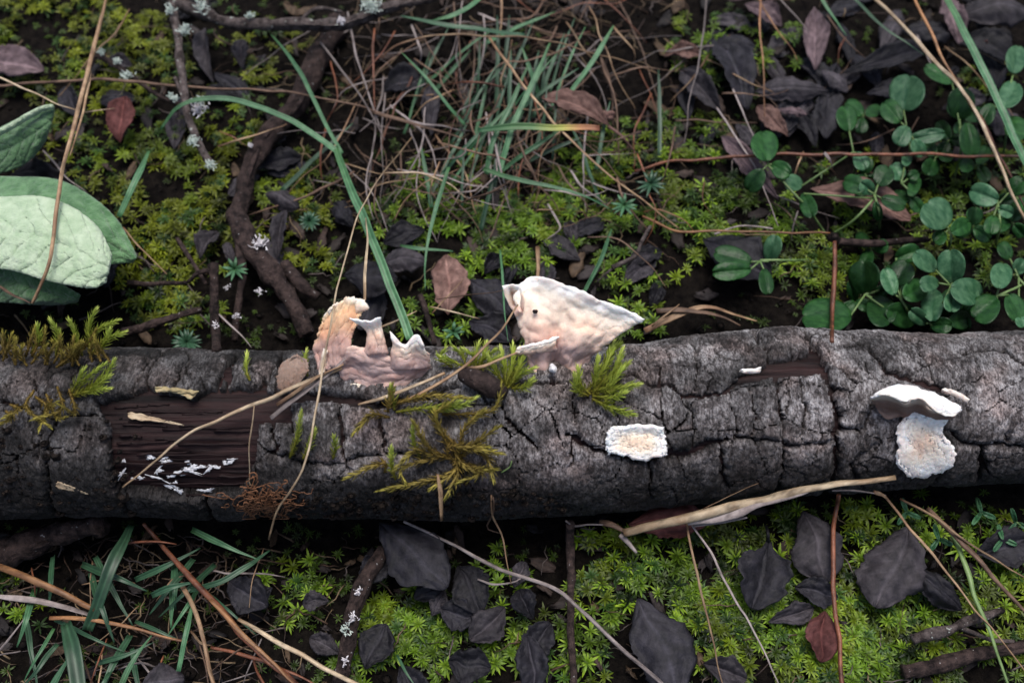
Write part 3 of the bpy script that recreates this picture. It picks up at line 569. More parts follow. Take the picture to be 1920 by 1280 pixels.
for pi, (lb, bl, hue, yel) in enumerate(patches):
    pts = []
    for cx_, cy_, rx, ry, wt in bl:
        nn = int(rx*ry*3.14/330*wt*2.3); a = rng.uniform(0, 6.28, nn); q = np.sqrt(rng.uniform(0, 1, nn))*1.12
        pts.append(np.stack([cx_+rx*q*np.cos(a), cy_+ry*q*np.sin(a)], -1))
    pts = np.concatenate(pts); kp = vn(pts[:, 0]/55, pts[:, 1]/45, 200+pi) > .26
    top_ = np.interp(pts[:, 0], ST[:, 0], ST[:, 1]); bot = np.interp(pts[:, 0], ST[:, 0], ST[:, 2])
    kp &= (pts[:, 1] < top_-4) | (pts[:, 1] > bot+12); pts = pts[kp]; N = len(pts)
    yl = (vn(pts[:, 0]/70, pts[:, 1]/70, 300+pi) < yel+.15)[:, None]
    hu = np.where(yl, np.array(YG), np.array(GR))*.5+np.array(hue)*.5
    dk = rng.uniform(0, 1, N)[:, None] < .22; hu = np.where(dk, np.array(DG), hu)*rng.uniform(.5, 1.15, (N, 1))*np.clip(.15+1.35*vn(pts[:, 0]/38, pts[:, 1]/34, 500+pi), .25, 1.2)[:, None]
    sz = rng.uniform(13, 25, N); lf = rng.uniform(.2, 3.2, N)
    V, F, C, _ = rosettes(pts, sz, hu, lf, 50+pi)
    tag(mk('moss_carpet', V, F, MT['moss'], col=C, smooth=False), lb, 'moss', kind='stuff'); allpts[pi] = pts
pts = np.stack([rng.uniform(-250, 2170, 5200), rng.uniform(-200, 1480, 5200)], -1); top_ = np.interp(pts[:, 0], ST[:, 0], ST[:, 1]); bot = np.interp(pts[:, 0], ST[:, 0], ST[:, 2])
pts = pts[((pts[:, 1] < top_-6) | (pts[:, 1] > bot+14)) & (vn(pts[:, 0]/90, pts[:, 1]/80, 411) > .42)]; N = len(pts)
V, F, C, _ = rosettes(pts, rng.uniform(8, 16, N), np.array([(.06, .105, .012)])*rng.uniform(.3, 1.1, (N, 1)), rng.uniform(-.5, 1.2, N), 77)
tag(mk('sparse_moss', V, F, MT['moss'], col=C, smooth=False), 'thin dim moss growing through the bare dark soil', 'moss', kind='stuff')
# stars that stand clear of the carpet, one by one
smesh = []
for k in range(8):
    V, F, A = STARS[k]; smesh.append(arr_mesh('moss_star', V*PX*22, F, False, along=A)); smesh[-1].materials.append(MT['mossone'])
for pi, cnt_, lb in ((3, 130, 'bright green moss star standing proud of the carpet near the dark dead leaves'), (4, 45, 'green moss star standing proud beside the long grey stem'), (1, 55, 'green moss star standing proud between the grass tangle and the branch'), (2, 55, 'green moss star standing proud behind the right half of the branch')):
    pts = allpts[pi]; pts = pts[(pts[:, 0] > 20) & (pts[:, 0] < 1900) & (pts[:, 1] > 15) & (pts[:, 1] < 1265)]; chosen = []
    for q in pts[rng.permutation(len(pts))]:
        if all((q[0]-c0[0])**2+(q[1]-c0[1])**2 > 24**2 for c0 in chosen): chosen.append(q)
        if len(chosen) >= cnt_: break
    for q in chosen:
        z = 0.
        for _ in range(5): b0 = at(q[0], q[1], z); z = float(ground(b0[0], b0[1]))/MM+2.6
        o = bpy.data.objects.new('moss_star', random.choice(smesh)); COL.objects.link(o); o.location = b0.tolist(); s = random.uniform(.8, 1.25)
        o.scale = (s, s, s); o.rotation_euler = (random.gauss(-.1, .2), random.gauss(0, .2), random.uniform(0, 6.28))
        tag(o, lb, 'moss', lb.replace('moss star', 'moss stars'))

# ------------------------------------------------------------------ feathery moss on the bark
def shoot(pts, lifts, leafpx, onlog=True, dens=1.):
    leafpx = leafpx*1.55
    c_ = cr([(x, y, l) for (x, y), l in zip(pts, lifts)], 16)
    W = P(c_[:, 0], c_[:, 1], c_[:, 2])
    if not onlog: W = at(c_[:, 0], c_[:, 1], W[0, 2]/MM+c_[:, 2])
    L = np.linalg.norm(np.diff(W, axis=0), axis=1).sum(); n_ = int(max(20, L/MM*9*dens)); s = np.linspace(.02, 1, n_)
    pos = np.stack([np.interp(s, np.linspace(0, 1, 16), W[:, k]) for k in range(3)], -1)
    T = np.gradient(W, axis=0); T /= np.linalg.norm(T, axis=1)[:, None]; tv = np.stack([np.interp(s, np.linspace(0, 1, 16), T[:, k]) for k in range(3)], -1)
    ang = np.arange(n_)*2.4+rng.uniform(-.3, .3, n_); r1_ = np.cross(tv, [0, 0, 1.]); r1_ /= np.linalg.norm(r1_, axis=1)[:, None]+1e-9; r2_ = np.cross(r1_, tv)
    out_ = r1_*np.cos(ang)[:, None]+r2_*np.sin(ang)[:, None]; side = np.cross(out_, tv)
    l = leafpx*PX*rng.uniform(.75, 1.15, n_)*np.interp(s, [0, .3, .85, 1], [.6, 1, .85, .55]); op = rng.uniform(.55, 1.35, n_)*np.interp(s, [0, .8, 1], [1, .75, .3])
    d_ = tv*np.cos(op)[:, None]+out_*np.sin(op)[:, None]; d2 = tv*np.cos(op*.6)[:, None]+out_*np.sin(op*.6)[:, None]
    w_ = l[:, None]*.10
    q = np.stack([pos-side*w_*.4, pos+side*w_*.4, pos+d_*l[:, None]*.4-side*w_, pos+d_*l[:, None]*.4+side*w_, pos+(d_*.5+d2*.5)*l[:, None]], 1)
    V = q.reshape(-1, 3); i_ = np.arange(n_)[:, None]*5
    F = np.concatenate([i_+np.array([[0, 1, 3]]), i_+np.array([[0, 3, 2]]), i_+np.array([[2, 3, 4]])])
    al = np.repeat(s, 5)*np.tile([.75, .75, .9, .9, 1.0], n_)
    Vt, Ft, at2 = tube(W, np.linspace(.28, .12, 16)*MM, 5)
    V, F, _, A = join([(V, [F], np.zeros((len(V), 3)), al), (Vt, Ft, np.zeros((len(Vt), 3)), at2*.4)])
    return V, F, A
def clump(label, mat, shoots, leafpx=11, group=None, lift=(.8, 3.2, 5.), dens=1., jit=5., up=False):
    b0 = shoots[0][0]; root = empty('moss_tuft', one(*b0)); tag(root, label, 'moss', group)
    for s in shoots:
        s = [(x+random.gauss(0, jit), y+random.gauss(0, jit*.7)) if q < len(s)-1 else (x, y) for q, (x, y) in enumerate(s)]
        l = [lift[0]]+[lift[0]+(lift[2]-lift[0])*k/(len(s)-1) for k in range(1, len(s))]
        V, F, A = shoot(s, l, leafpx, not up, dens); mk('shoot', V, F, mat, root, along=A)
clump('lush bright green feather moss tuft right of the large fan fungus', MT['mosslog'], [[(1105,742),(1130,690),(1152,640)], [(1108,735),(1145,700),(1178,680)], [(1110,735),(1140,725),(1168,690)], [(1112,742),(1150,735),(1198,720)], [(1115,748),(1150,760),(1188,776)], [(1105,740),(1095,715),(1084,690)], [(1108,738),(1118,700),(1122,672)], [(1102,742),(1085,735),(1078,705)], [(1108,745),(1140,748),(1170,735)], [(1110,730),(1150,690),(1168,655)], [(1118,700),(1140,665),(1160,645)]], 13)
clump('bright green feather moss tuft tucked left of the large fan fungus', MT['mosslog'], [[(950,728),(965,690),(985,645)], [(950,725),(945,690),(938,652)], [(950,728),(975,705),(1000,690)], [(948,725),(960,680),(962,645)], [(952,730),(980,720),(998,712)], [(948,720),(930,695),(915,665)], [(950,715),(972,680),(975,655)]], 12)
clump('row of small feather moss sprigs on the branch between the two bracket fungi', MT['mosslog'], [[(880,690),(868,668),(850,650)], [(885,690),(895,665),(898,642)], [(890,690),(910,672),(928,655)], [(878,690),(850,680),(830,668)], [(882,690),(880,670),(872,655)], [(895,690),(920,680),(935,668)], [(850,695),(838,675),(834,655)], [(900,690),(912,668),(912,642)]], 11)
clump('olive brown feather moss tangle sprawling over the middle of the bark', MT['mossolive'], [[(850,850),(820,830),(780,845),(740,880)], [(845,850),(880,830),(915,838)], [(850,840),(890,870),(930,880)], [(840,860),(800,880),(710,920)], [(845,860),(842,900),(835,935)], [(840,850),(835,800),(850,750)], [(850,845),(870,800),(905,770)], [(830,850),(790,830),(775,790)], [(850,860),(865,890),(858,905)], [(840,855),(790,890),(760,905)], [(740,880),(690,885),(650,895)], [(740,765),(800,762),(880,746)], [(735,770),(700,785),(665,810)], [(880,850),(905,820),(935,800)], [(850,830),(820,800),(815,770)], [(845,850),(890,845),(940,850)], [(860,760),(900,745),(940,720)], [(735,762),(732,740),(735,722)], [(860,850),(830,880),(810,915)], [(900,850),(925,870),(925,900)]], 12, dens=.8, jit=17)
clump('pale tipped feather moss shoot trailing right below the lobed fungus', MT['mosslog'], [[(740,775),(800,768),(850,762),(892,745)], [(735,770),(738,750),(733,725)], [(800,768),(830,760),(860,752)]], 11)
clump('three green moss sprigs on the bark at the left end of the branch', MT['mosslog'], [[(140,735),(180,710),(214,676)], [(140,738),(165,715),(196,682)], [(135,738),(150,715),(158,692)], [(130,738),(170,732),(205,728)], [(150,735),(180,725),(205,705)]], 11)
for lb, s in [('single plump green moss shoot beside the dark crack, left of the dried scale', [[(464,718),(463,690),(463,660)]]), ('small green moss shoot between the dried scale and the lobed fungus', [[(580,702),(578,680),(575,655)]]), ('slender moss pair on grey bark below the straw bundle', [[(535,858),(552,820),(565,770)], [(570,856),(580,835),(591,805)]]), ('tiny green moss tip on the bark right of the long thin straw', [[(627,858),(627,840),(626,818)]]), ('short green spiky moss shoot at the left of the olive tangle', [[(735,900),(734,870),(734,838)]]), ('upright yellow green moss shoot at the heart of the olive tangle', [[(778,860),(775,830),(774,795)]])]:
    clump(lb, MT['mosslog'], s, 9, lift=(.8, 2.5, 4), dens=1.3)
clump('soft olive moss mound on the shaded top of the left branch end', MT['mossolive'], [[(x0, y0), (x0+dx*.5, y0-18), (x0+dx, y0-random.uniform(28, 55))] for x0, y0, dx in [(random.uniform(-10, 215), random.uniform(664, 690), random.gauss(0, 22)) for _ in range(34)]], 9, lift=(.5, 2, 3.5), up=True, jit=3)
clump('yellowish moss sprigs over the far edge of the left branch end', MT['mosslog'], [[(165,662),(185,620),(222,600)], [(160,664),(170,610),(180,580)], [(150,662),(140,620),(130,600)], [(168,664),(200,635),(235,622)], [(60,664),(75,640),(70,610)], [(185,664),(190,640),(205,618)], [(100,664),(110,630),(95,600)]], 11, up=True)
clump('dim olive moss streak down the left end of the branch', MT['mossolive'], [[(x, 750+random.uniform(-20, 20)), (x+random.uniform(-20, 20), 770), (x+random.uniform(-50, 50), 790+random.uniform(-40, 35))] for x in (20, 50, 90, 110, 130, 40, 100, 75)], 8, jit=12)

# ------------------------------------------------------------------ roots and soil crumbs under the branch
prts = []
for k in range(90):
    x, y = random.gauss(492, 30), random.gauss(945, 14); n_ = 12; a = random.uniform(0, 6.28); c_ = [(x, y, 0)]
    for _ in range(n_-1):
        a += random.gauss(0, .7); c_.append((c_[-1][0]+math.cos(a)*5, c_[-1][1]+math.sin(a)*3.2, 0))
    c_ = np.array(c_); W = P(c_[:, 0], np.minimum(c_[:, 1], 972), 1+random.uniform(0, 2.5)); V, F, al = tube(W, random.uniform(.06, .16)*MM, 4); prts.append((V, F))
V, F, _, _ = join(prts); tag(mk('root_fibres', V, F, MT['root']), 'matted rusty root fibres hanging on the low front of the branch', 'roots', kind='stuff')
def crumb(c_, r_, sd):
    u = np.linspace(0, math.pi, 6)[1:-1]; a = np.linspace(0, 6.283, 8)[:-1]; V = [np.array([0, 0, 1.])]+[np.array([math.sin(q)*math.cos(p), math.sin(q)*math.sin(p), math.cos(q)]) for q in u for p in a]+[np.array([0, 0, -1.])]
    V = np.array(V); V *= (1+.5*fbm(V[:, 0]*1.5+sd, V[:, 1]*1.5+V[:, 2]*2, 2, sd))[:, None]*np.array([1, .9, .7]); F4 = []; k7 = np.arange(7); k8 = (k7+1) % 7
    for q in range(3): F4.append(np.stack([1+q*7+k7, 1+q*7+k8, 1+(q+1)*7+k8, 1+(q+1)*7+k7], -1))
    return c_+V*r_, [np.stack([np.zeros(7, int), 1+k8, 1+k7], -1)[:, ::-1], np.concatenate(F4), np.stack([np.full(7, 29), 22+k7, 22+k8], -1)[:, ::-1]]
prts = []
for k in range(330):
    if k < 200: x, y = random.uniform(540, 1060), random.gauss(945, 18)
    else: x, y = random.uniform(0, 260), random.gauss(880, 45)
    y = min(y, np.interp(x, ST[:, 0], ST[:, 2])-4); r_ = abs(random.gauss(0, .45))+.12; prts.append(crumb(one(x, y, .1), r_*MM, k))
V, F, _, _ = join(prts); tag(mk('soil_crumbs', V, F, MT['crumb']), 'crumbs of brown soil stuck along the low flank of the branch', 'soil', kind='stuff')
prts = []
for k in range(2600):
    x, y = random.uniform(-250, 2170), random.uniform(-200, 1480); b0 = at(x, y, 0); z = float(ground(b0[0], b0[1])); b0 = at(x, y, z/MM); prts.append(crumb(b0, (abs(random.gauss(0, .6))+.25)*MM, k))
V, F, _, _ = join(prts); tag(mk('soil_grains', V, F, MT['crumb']), 'dark crumbly soil between the moss patches', 'soil', kind='stuff')

# ------------------------------------------------------------------ strands: twigs, straws, grass
LABELS = {}
def S(name, label, cat, mat, r, pts, flat=1., fold=0., twist=0., taper=(.7, 1, .35), group=None, wob=3., parent=None, ph=0., k=7):
    rr = r*PX*(.66 if mat in ('straw', 'tan', 'orange', 'rust', 'grey', 'brown') else 1.)
    W = path(pts, r=rr*max(flat, .35), wob=wob*1.5); n_ = len(W); s = np.linspace(0, 1, n_)
    rad_ = np.interp(s, [0, .3, 1], taper)*rr
    if flat == 1: rad_ = rad_*(1+.16*fbm(s*n_/4, s*0+r*7 if not isinstance(r, tuple) else s*0, 2, int(pts[0][0]) % 97))
    sd = int(abs(pts[0][0]*5+pts[0][1]*3+r*11)) % 991; C = None
    if mat.startswith('grass'):
        T = np.gradient(W, axis=0); T /= np.linalg.norm(T, axis=1)[:, None]+1e-12; Sd = np.cross(T, np.array([0, -.25, 1.])); Sd /= np.linalg.norm(Sd, axis=1)[:, None]+1e-9; Nn = np.cross(Sd, T)
        tw = (ph+twist*s)[:, None]; Sd, Nn = Sd*np.cos(tw)+Nn*np.sin(tw), Nn*np.cos(tw)-Sd*np.sin(tw); v = np.linspace(-1, 1, 9)
        G = W[:, None]+Sd[:, None]*(v*rad_[:, None])[..., None]+Nn[:, None]*((.34*np.abs(v)**1.2+.05*np.cos(v*14)+.0)*rad_[:, None])[..., None]
        V, F = grid_sheet(G, min(.16*MM, rr*.22), .5); c1_ = (1+.22*np.cos(v*17)[None]+.35*np.exp(-(v/.12)**2)[None]+.18*fbm(s[:, None]*n_/3+sd, v[None]*4, 2, sd))
        C = np.repeat(np.concatenate([c1_.ravel(), c1_.ravel()])[:, None], 3, 1); al = np.tile(np.repeat(s, 9), 2)
    else:
        V, F, al = tube(W, rad_, k+3, flat, fold, twist, ph=ph); kk = k+3; an = np.append(np.tile(np.arange(kk), n_), [0, 0]); lo = np.append(np.repeat(s*n_, kk), [0, n_])
        rid = fbm(an*.83+sd, lo*.09, 3, sd)+.5*fbm(an*1.7, lo*.35+sd, 2, sd+5); cen = np.append(np.repeat(W, kk, 0), W[[0, -1]], 0).reshape(-1, 3); V = cen+(V-cen)*(1+.22*rid)[:, None]
        sp = np.clip((fbm(an*.5, lo*.6+sd, 2, sd+9)-.25)*4, 0, 1); C = np.repeat((1+.5*rid)[:, None], 3, 1)*(1-.5*sp[:, None]); C = np.clip(C, .25, 1.6)
    o = mk(name, V, F, MT[mat], parent, along=al, col=C, origin=None if parent is not None else W[0])
    if parent is None: tag(o, label, cat, group)
    return o
def blade(label, mat, w_, pts, twist=.3, group=None, ph=None, taper=(.8, 1, .12)):
    return S('grass_blade', label, 'grass', mat, w_/2, pts, .16, -.30, twist, taper, group, 2., ph=random.uniform(-.35, .35) if ph is None else ph, k=8)
def straw(label, mat, r, pts, group=None, name='dry_straw', **kw): return S(name, label, 'straw', mat, r, pts, kw.pop('flat', .75), 0, kw.pop('twist', 1.), kw.pop('taper', (.8, 1, .5)), group, **kw)
def lichen(root, px, py, h, r_, mat='lichen', n_=26):
    prts = []; c0 = at(px, py, h)
    for k in range(n_*2):
        a = random.uniform(0, 6.28); e = random.uniform(.0, 1.5); dv_ = np.array([math.cos(a)*math.cos(e), math.sin(a)*math.cos(e), math.sin(e)])
        L = r_*PX*random.uniform(.5, 1.2); c1_ = c0+np.array([random.gauss(0, .35), random.gauss(0, .35), random.gauss(0, .12)])*r_*PX; L *= .6; W = np.array([c1_+dv_*L*s+np.array([0, 0, -.0002+random.gauss(0, .0002)]) for s in (0, .4, .75, 1)])
        V, F, al = tube(W, np.array([.16, .22, .2, .1])*MM*random.uniform(.4, .9), 5, .5); prts.append((V, F))
    V, F, _, _ = join(prts); mk('lichen_tuft', V, F, MT[mat], root)
# twigs
def twig(label, mat, branches, lich=(), name='twig'):
    p0 = branches[0][1][0]; root = empty(name, at(p0[0], p0[1], p0[2])); tag(root, label, 'twig')
    for k, (r, pts) in enumerate(branches):
        rr = r*PX; W = path(pts, r=rr, wob=5); n_ = len(W); s = np.linspace(0, 1, n_); sd = random.randint(0, 99)
        V, F, al = tube(W, rr*np.interp(s, [0, 1], [1, .75])*(1+.25*fbm(s*n_/3, s*0, 2, sd)), 16)
        aa = np.append(np.tile(np.arange(16), n_), [0, 0]); V = V+(fbm(aa*.9, np.append(np.repeat(s*n_*.35, 16), [0, 0]), 3, sd)*rr*.35+fbm(V[:, 0]/.0012, V[:, 1]/.0012+V[:, 2]/.0015, 3, sd)*rr*.16)[:, None]*np.array([.3, .6, .8])
        mk('stem' if k == 0 else 'side_stem', V, F, MT[mat], root, along=al)
    for k in range(int(6 if branches[0][0] > 12 else 0)):
        r, pts = random.choice(branches[:2]); c_ = cr(pts, 30); i_ = random.randint(2, 22); q = c_[i_:i_+6].copy(); q[:, 0] += random.uniform(-.6, .6)*r; q[:, 2] += r*.126*.75
        V, F, al = tube(at(q[:, 0], q[:, 1], q[:, 2]), np.array([.3, .8, 1, .9, .7, .2])*r*.22*PX, 6, .25, 0, .8); mk('bark_strip', V, F, MT[mat], root, along=al)
    for l in lich: lichen(root.children[0] if root.children else root, *l)
    return root
twig('grey lichen-tufted twig with an arm reaching down over the moss', 'twig', [(15, [(290,-30,16),(330,5,17),(380,22,17),(440,42,16),(560,45,16),(640,45,15),(720,15,15),(830,-10,15)]), (10, [(325,5,17),(336,70,18),(340,130,17),(345,180,15),(352,225,13),(375,275,11),(395,308,9)]), (5, [(560,45,16),(590,15,17),(640,20,16)]), (4, [(328,150,17),(345,190,15)])],
     [(345,58,20,16), (318,20,20,16), (372,205,15,22,'lichenwhite',34), (362,265,13,16), (380,12,20,22), (395,310,11,14), (700,15,17,26,'lichen',40), (690,8,18,20), (640,40,17,12,'lichenwhite'), (328,185,16,10), (348,52,21,12), (470,28,19,12), (375,190,16,14)])
twig('thin dark lichen-spotted side twig leaning on the grey twig', 'twigdark', [(6.5, [(185,103,12),(215,125,12),(240,140,12),(300,180,12),(350,205,12)]), (3, [(185,103,12),(165,140,8),(150,170,5)])], [(238,142,14,16), (190,98,14,10), (220,115,14,10), (320,180,14,9)])
twig('thick dark peeling stem rising behind the moss, left of the grass', 'twigdark', [(25, [(640,40,5),(600,110,6),(555,190,8),(500,255,8),(470,310,8),(458,370,8),(440,420,7)]), (22, [(440,400,8),(470,460,8),(510,510,8),(545,565,6),(575,630,3)]), (9, [(440,430,7),(455,510,8),(450,560,6),(440,640,3)]), (14, [(530,500,6),(570,540,6),(600,560,4)])], [(487,455,12,17,'lichenwhite',30), (470,272,12,8,'lichenwhite',12), (487,545,10,9,'lichenwhite',14), (445,590,9,8,'lichenwhite',10), (425,540,9,8,'lichenwhite',10)])
twig('upright brown stick with a bent arm, behind the branch', 'twigdark', [(10, [(400,497,12),(402,560,10),(405,655,7)]), (5, [(240,533,9),(300,532,10),(350,528,11),(372,515,12),(402,505,12)]), (5, [(330,445,9),(350,480,10),(384,535,9)])], [(403,610,12,8,'lichenwhite',10), (405,630,11,7,'lichenwhite',10)])
twig('short grey brown twig poking from the moss toward the bark top', 'twigdark', [(9, [(228,622,8),(280,608,9),(340,592,8),(380,585,5)])])
twig('dark lichen-patched twig lying below the branch', 'twigdark', [(15, [(720,1030,3),(690,1080,5),(665,1140,6),(655,1200,6),(630,1300,5)])], [(672,1110,8,9,'lichenwhite',12), (661,1160,9,11,'lichenwhite',14), (648,1180,9,12,'lichen',14), (645,1240,9,8,'lichenwhite',10)])
twig('dark rotten stick at the near left of the branch', 'twigdark', [(26, [(-60,1070,-1),(40,1030,0),(110,1005,0),(190,985,-2)])])
twig('knobbly grey twig on moss below the dark square leaf', 'twig', [(9, [(1712,1200,7),(1760,1185,8),(1810,1168,8),(1880,1148,6)]), (4, [(1800,1172,8),(1850,1195,6),(1900,1205,5)])])
twig('dark wet stick half sunk in the near moss', 'twigdark', [(13, [(1690,1262,4),(1780,1238,5),(1860,1222,5),(1960,1205,4)])])
twig('dark stick pointing up between dead leaves and the mossy bark top', 'twigdark', [(6, [(785,555,5),(800,590,7),(815,645,9)])])
twig('grey forked twig behind the large fan fungus', 'twig', [(5, [(1150,500,8),(1190,480,9),(1205,450,9),(1218,425,8)]), (2.5, [(1160,492,8),(1120,530,6)])])
twig('dark straight stick under the moss near the long grey stem', 'twigdark', [(8, [(1072,980,5),(1070,1060,4),(1068,1130,4),(1075,1290,3)])])
# stems
straw('long reddish brown stem lying level among the clover', 'rust', 5.5, [(1190,318,5),(1280,302,9),(1430,292,12),(1560,287,13),(1700,290,13),(1930,297,11)], name='dry_reed', flat=.95, taper=(.8, 1, 1), wob=4)
straw('curled dry leaf remnant hanging on the reddish level stem', 'grey', 7, [(1545,285,14),(1556,300,13),(1562,315,11)], name='dry_reed', flat=.4, wob=1)
jn = empty('jointed_stem', at(1562, 450, 10)); tag(jn, 'rust red jointed stem standing behind the branch with two level arms', 'stem')
for r_, p_, m_ in [(7.5, [(1562,450,11),(1563,520,12),(1560,580,13),(1557,640,14)], 'rust'), (4, [(1205,405,6),(1260,428,8),(1330,434,10),(1450,433,11),(1555,440,11)], 'orange'), (8, [(1566,450,10),(1640,455,8),(1740,448,4)], 'twigdark'), (3, [(1340,435,10),(1400,420,10),(1450,428,11)], 'grey')]:
    S('arm', None, None, m_, r_, p_, .95, 0, .5, (1, 1, .8), wob=3, parent=jn)
V, F = crumb(at(1564, 446, 11), .0016, 5); mk('joint', V, F, MT['twigdark'], jn)
straw('rusty upright stem crossing the near moss', 'rust', 6, [(1570,925,8),(1566,1000,10),(1564,1080,10),(1570,1180,9),(1578,1300,8)], name='dry_reed', flat=.95, taper=(1, 1, 1))
straw('pale reddish stub of straw behind the large fan fungus', 'tan', 7, [(1012,465,4),(1010,500,8),(1007,535,10)], flat=.5, taper=(1, 1, 1))
# big straw on the near side
bs = empty('broken_reed', at(1400, 945, 20)); tag(bs, 'thick split straw reed resting against the near edge of the branch', 'straw')
for nm, r_, p_, m_, fl2 in [('stalk', 13, [(1165,998,11),(1260,975,15),(1400,944,19),(1500,917,22),(1600,905,24),(1678,893,25)], 'straw', .7), ('sheath', 16, [(1290,975,15),(1360,965,17),(1430,940,20),(1520,915,22.5)], 'grey', .35), ('sheath', 5, [(1300,985,14),(1350,978,15),(1400,970,16)], 'grey', .3), ('root_end', 9, [(1125,982,9),(1150,985,11),(1172,996,11)], 'brown', .8), ('root_end', 8, [(1165,1000,10),(1180,1015,9),(1195,1035,8)], 'grey', .6), ('side_stem', 3, [(1058,978,6),(1075,988,8),(1100,985,9),(1130,985,10)], 'grey', .9), ('side_stem', 3, [(1560,922,21),(1620,922,20),(1660,930,18)], 'grey', .8), ('flower_head', 6, [(1640,922,19),(1655,928,19),(1662,936,18)], 'tan', .7), ('bristle', 1.2, [(1320,955,17),(1380,925,21),(1425,905,25)], 'tan', 1.)]:
    S(nm, None, None, m_, r_, p_, fl2, 0, .4, (.85, 1, .5), wob=3, parent=bs)
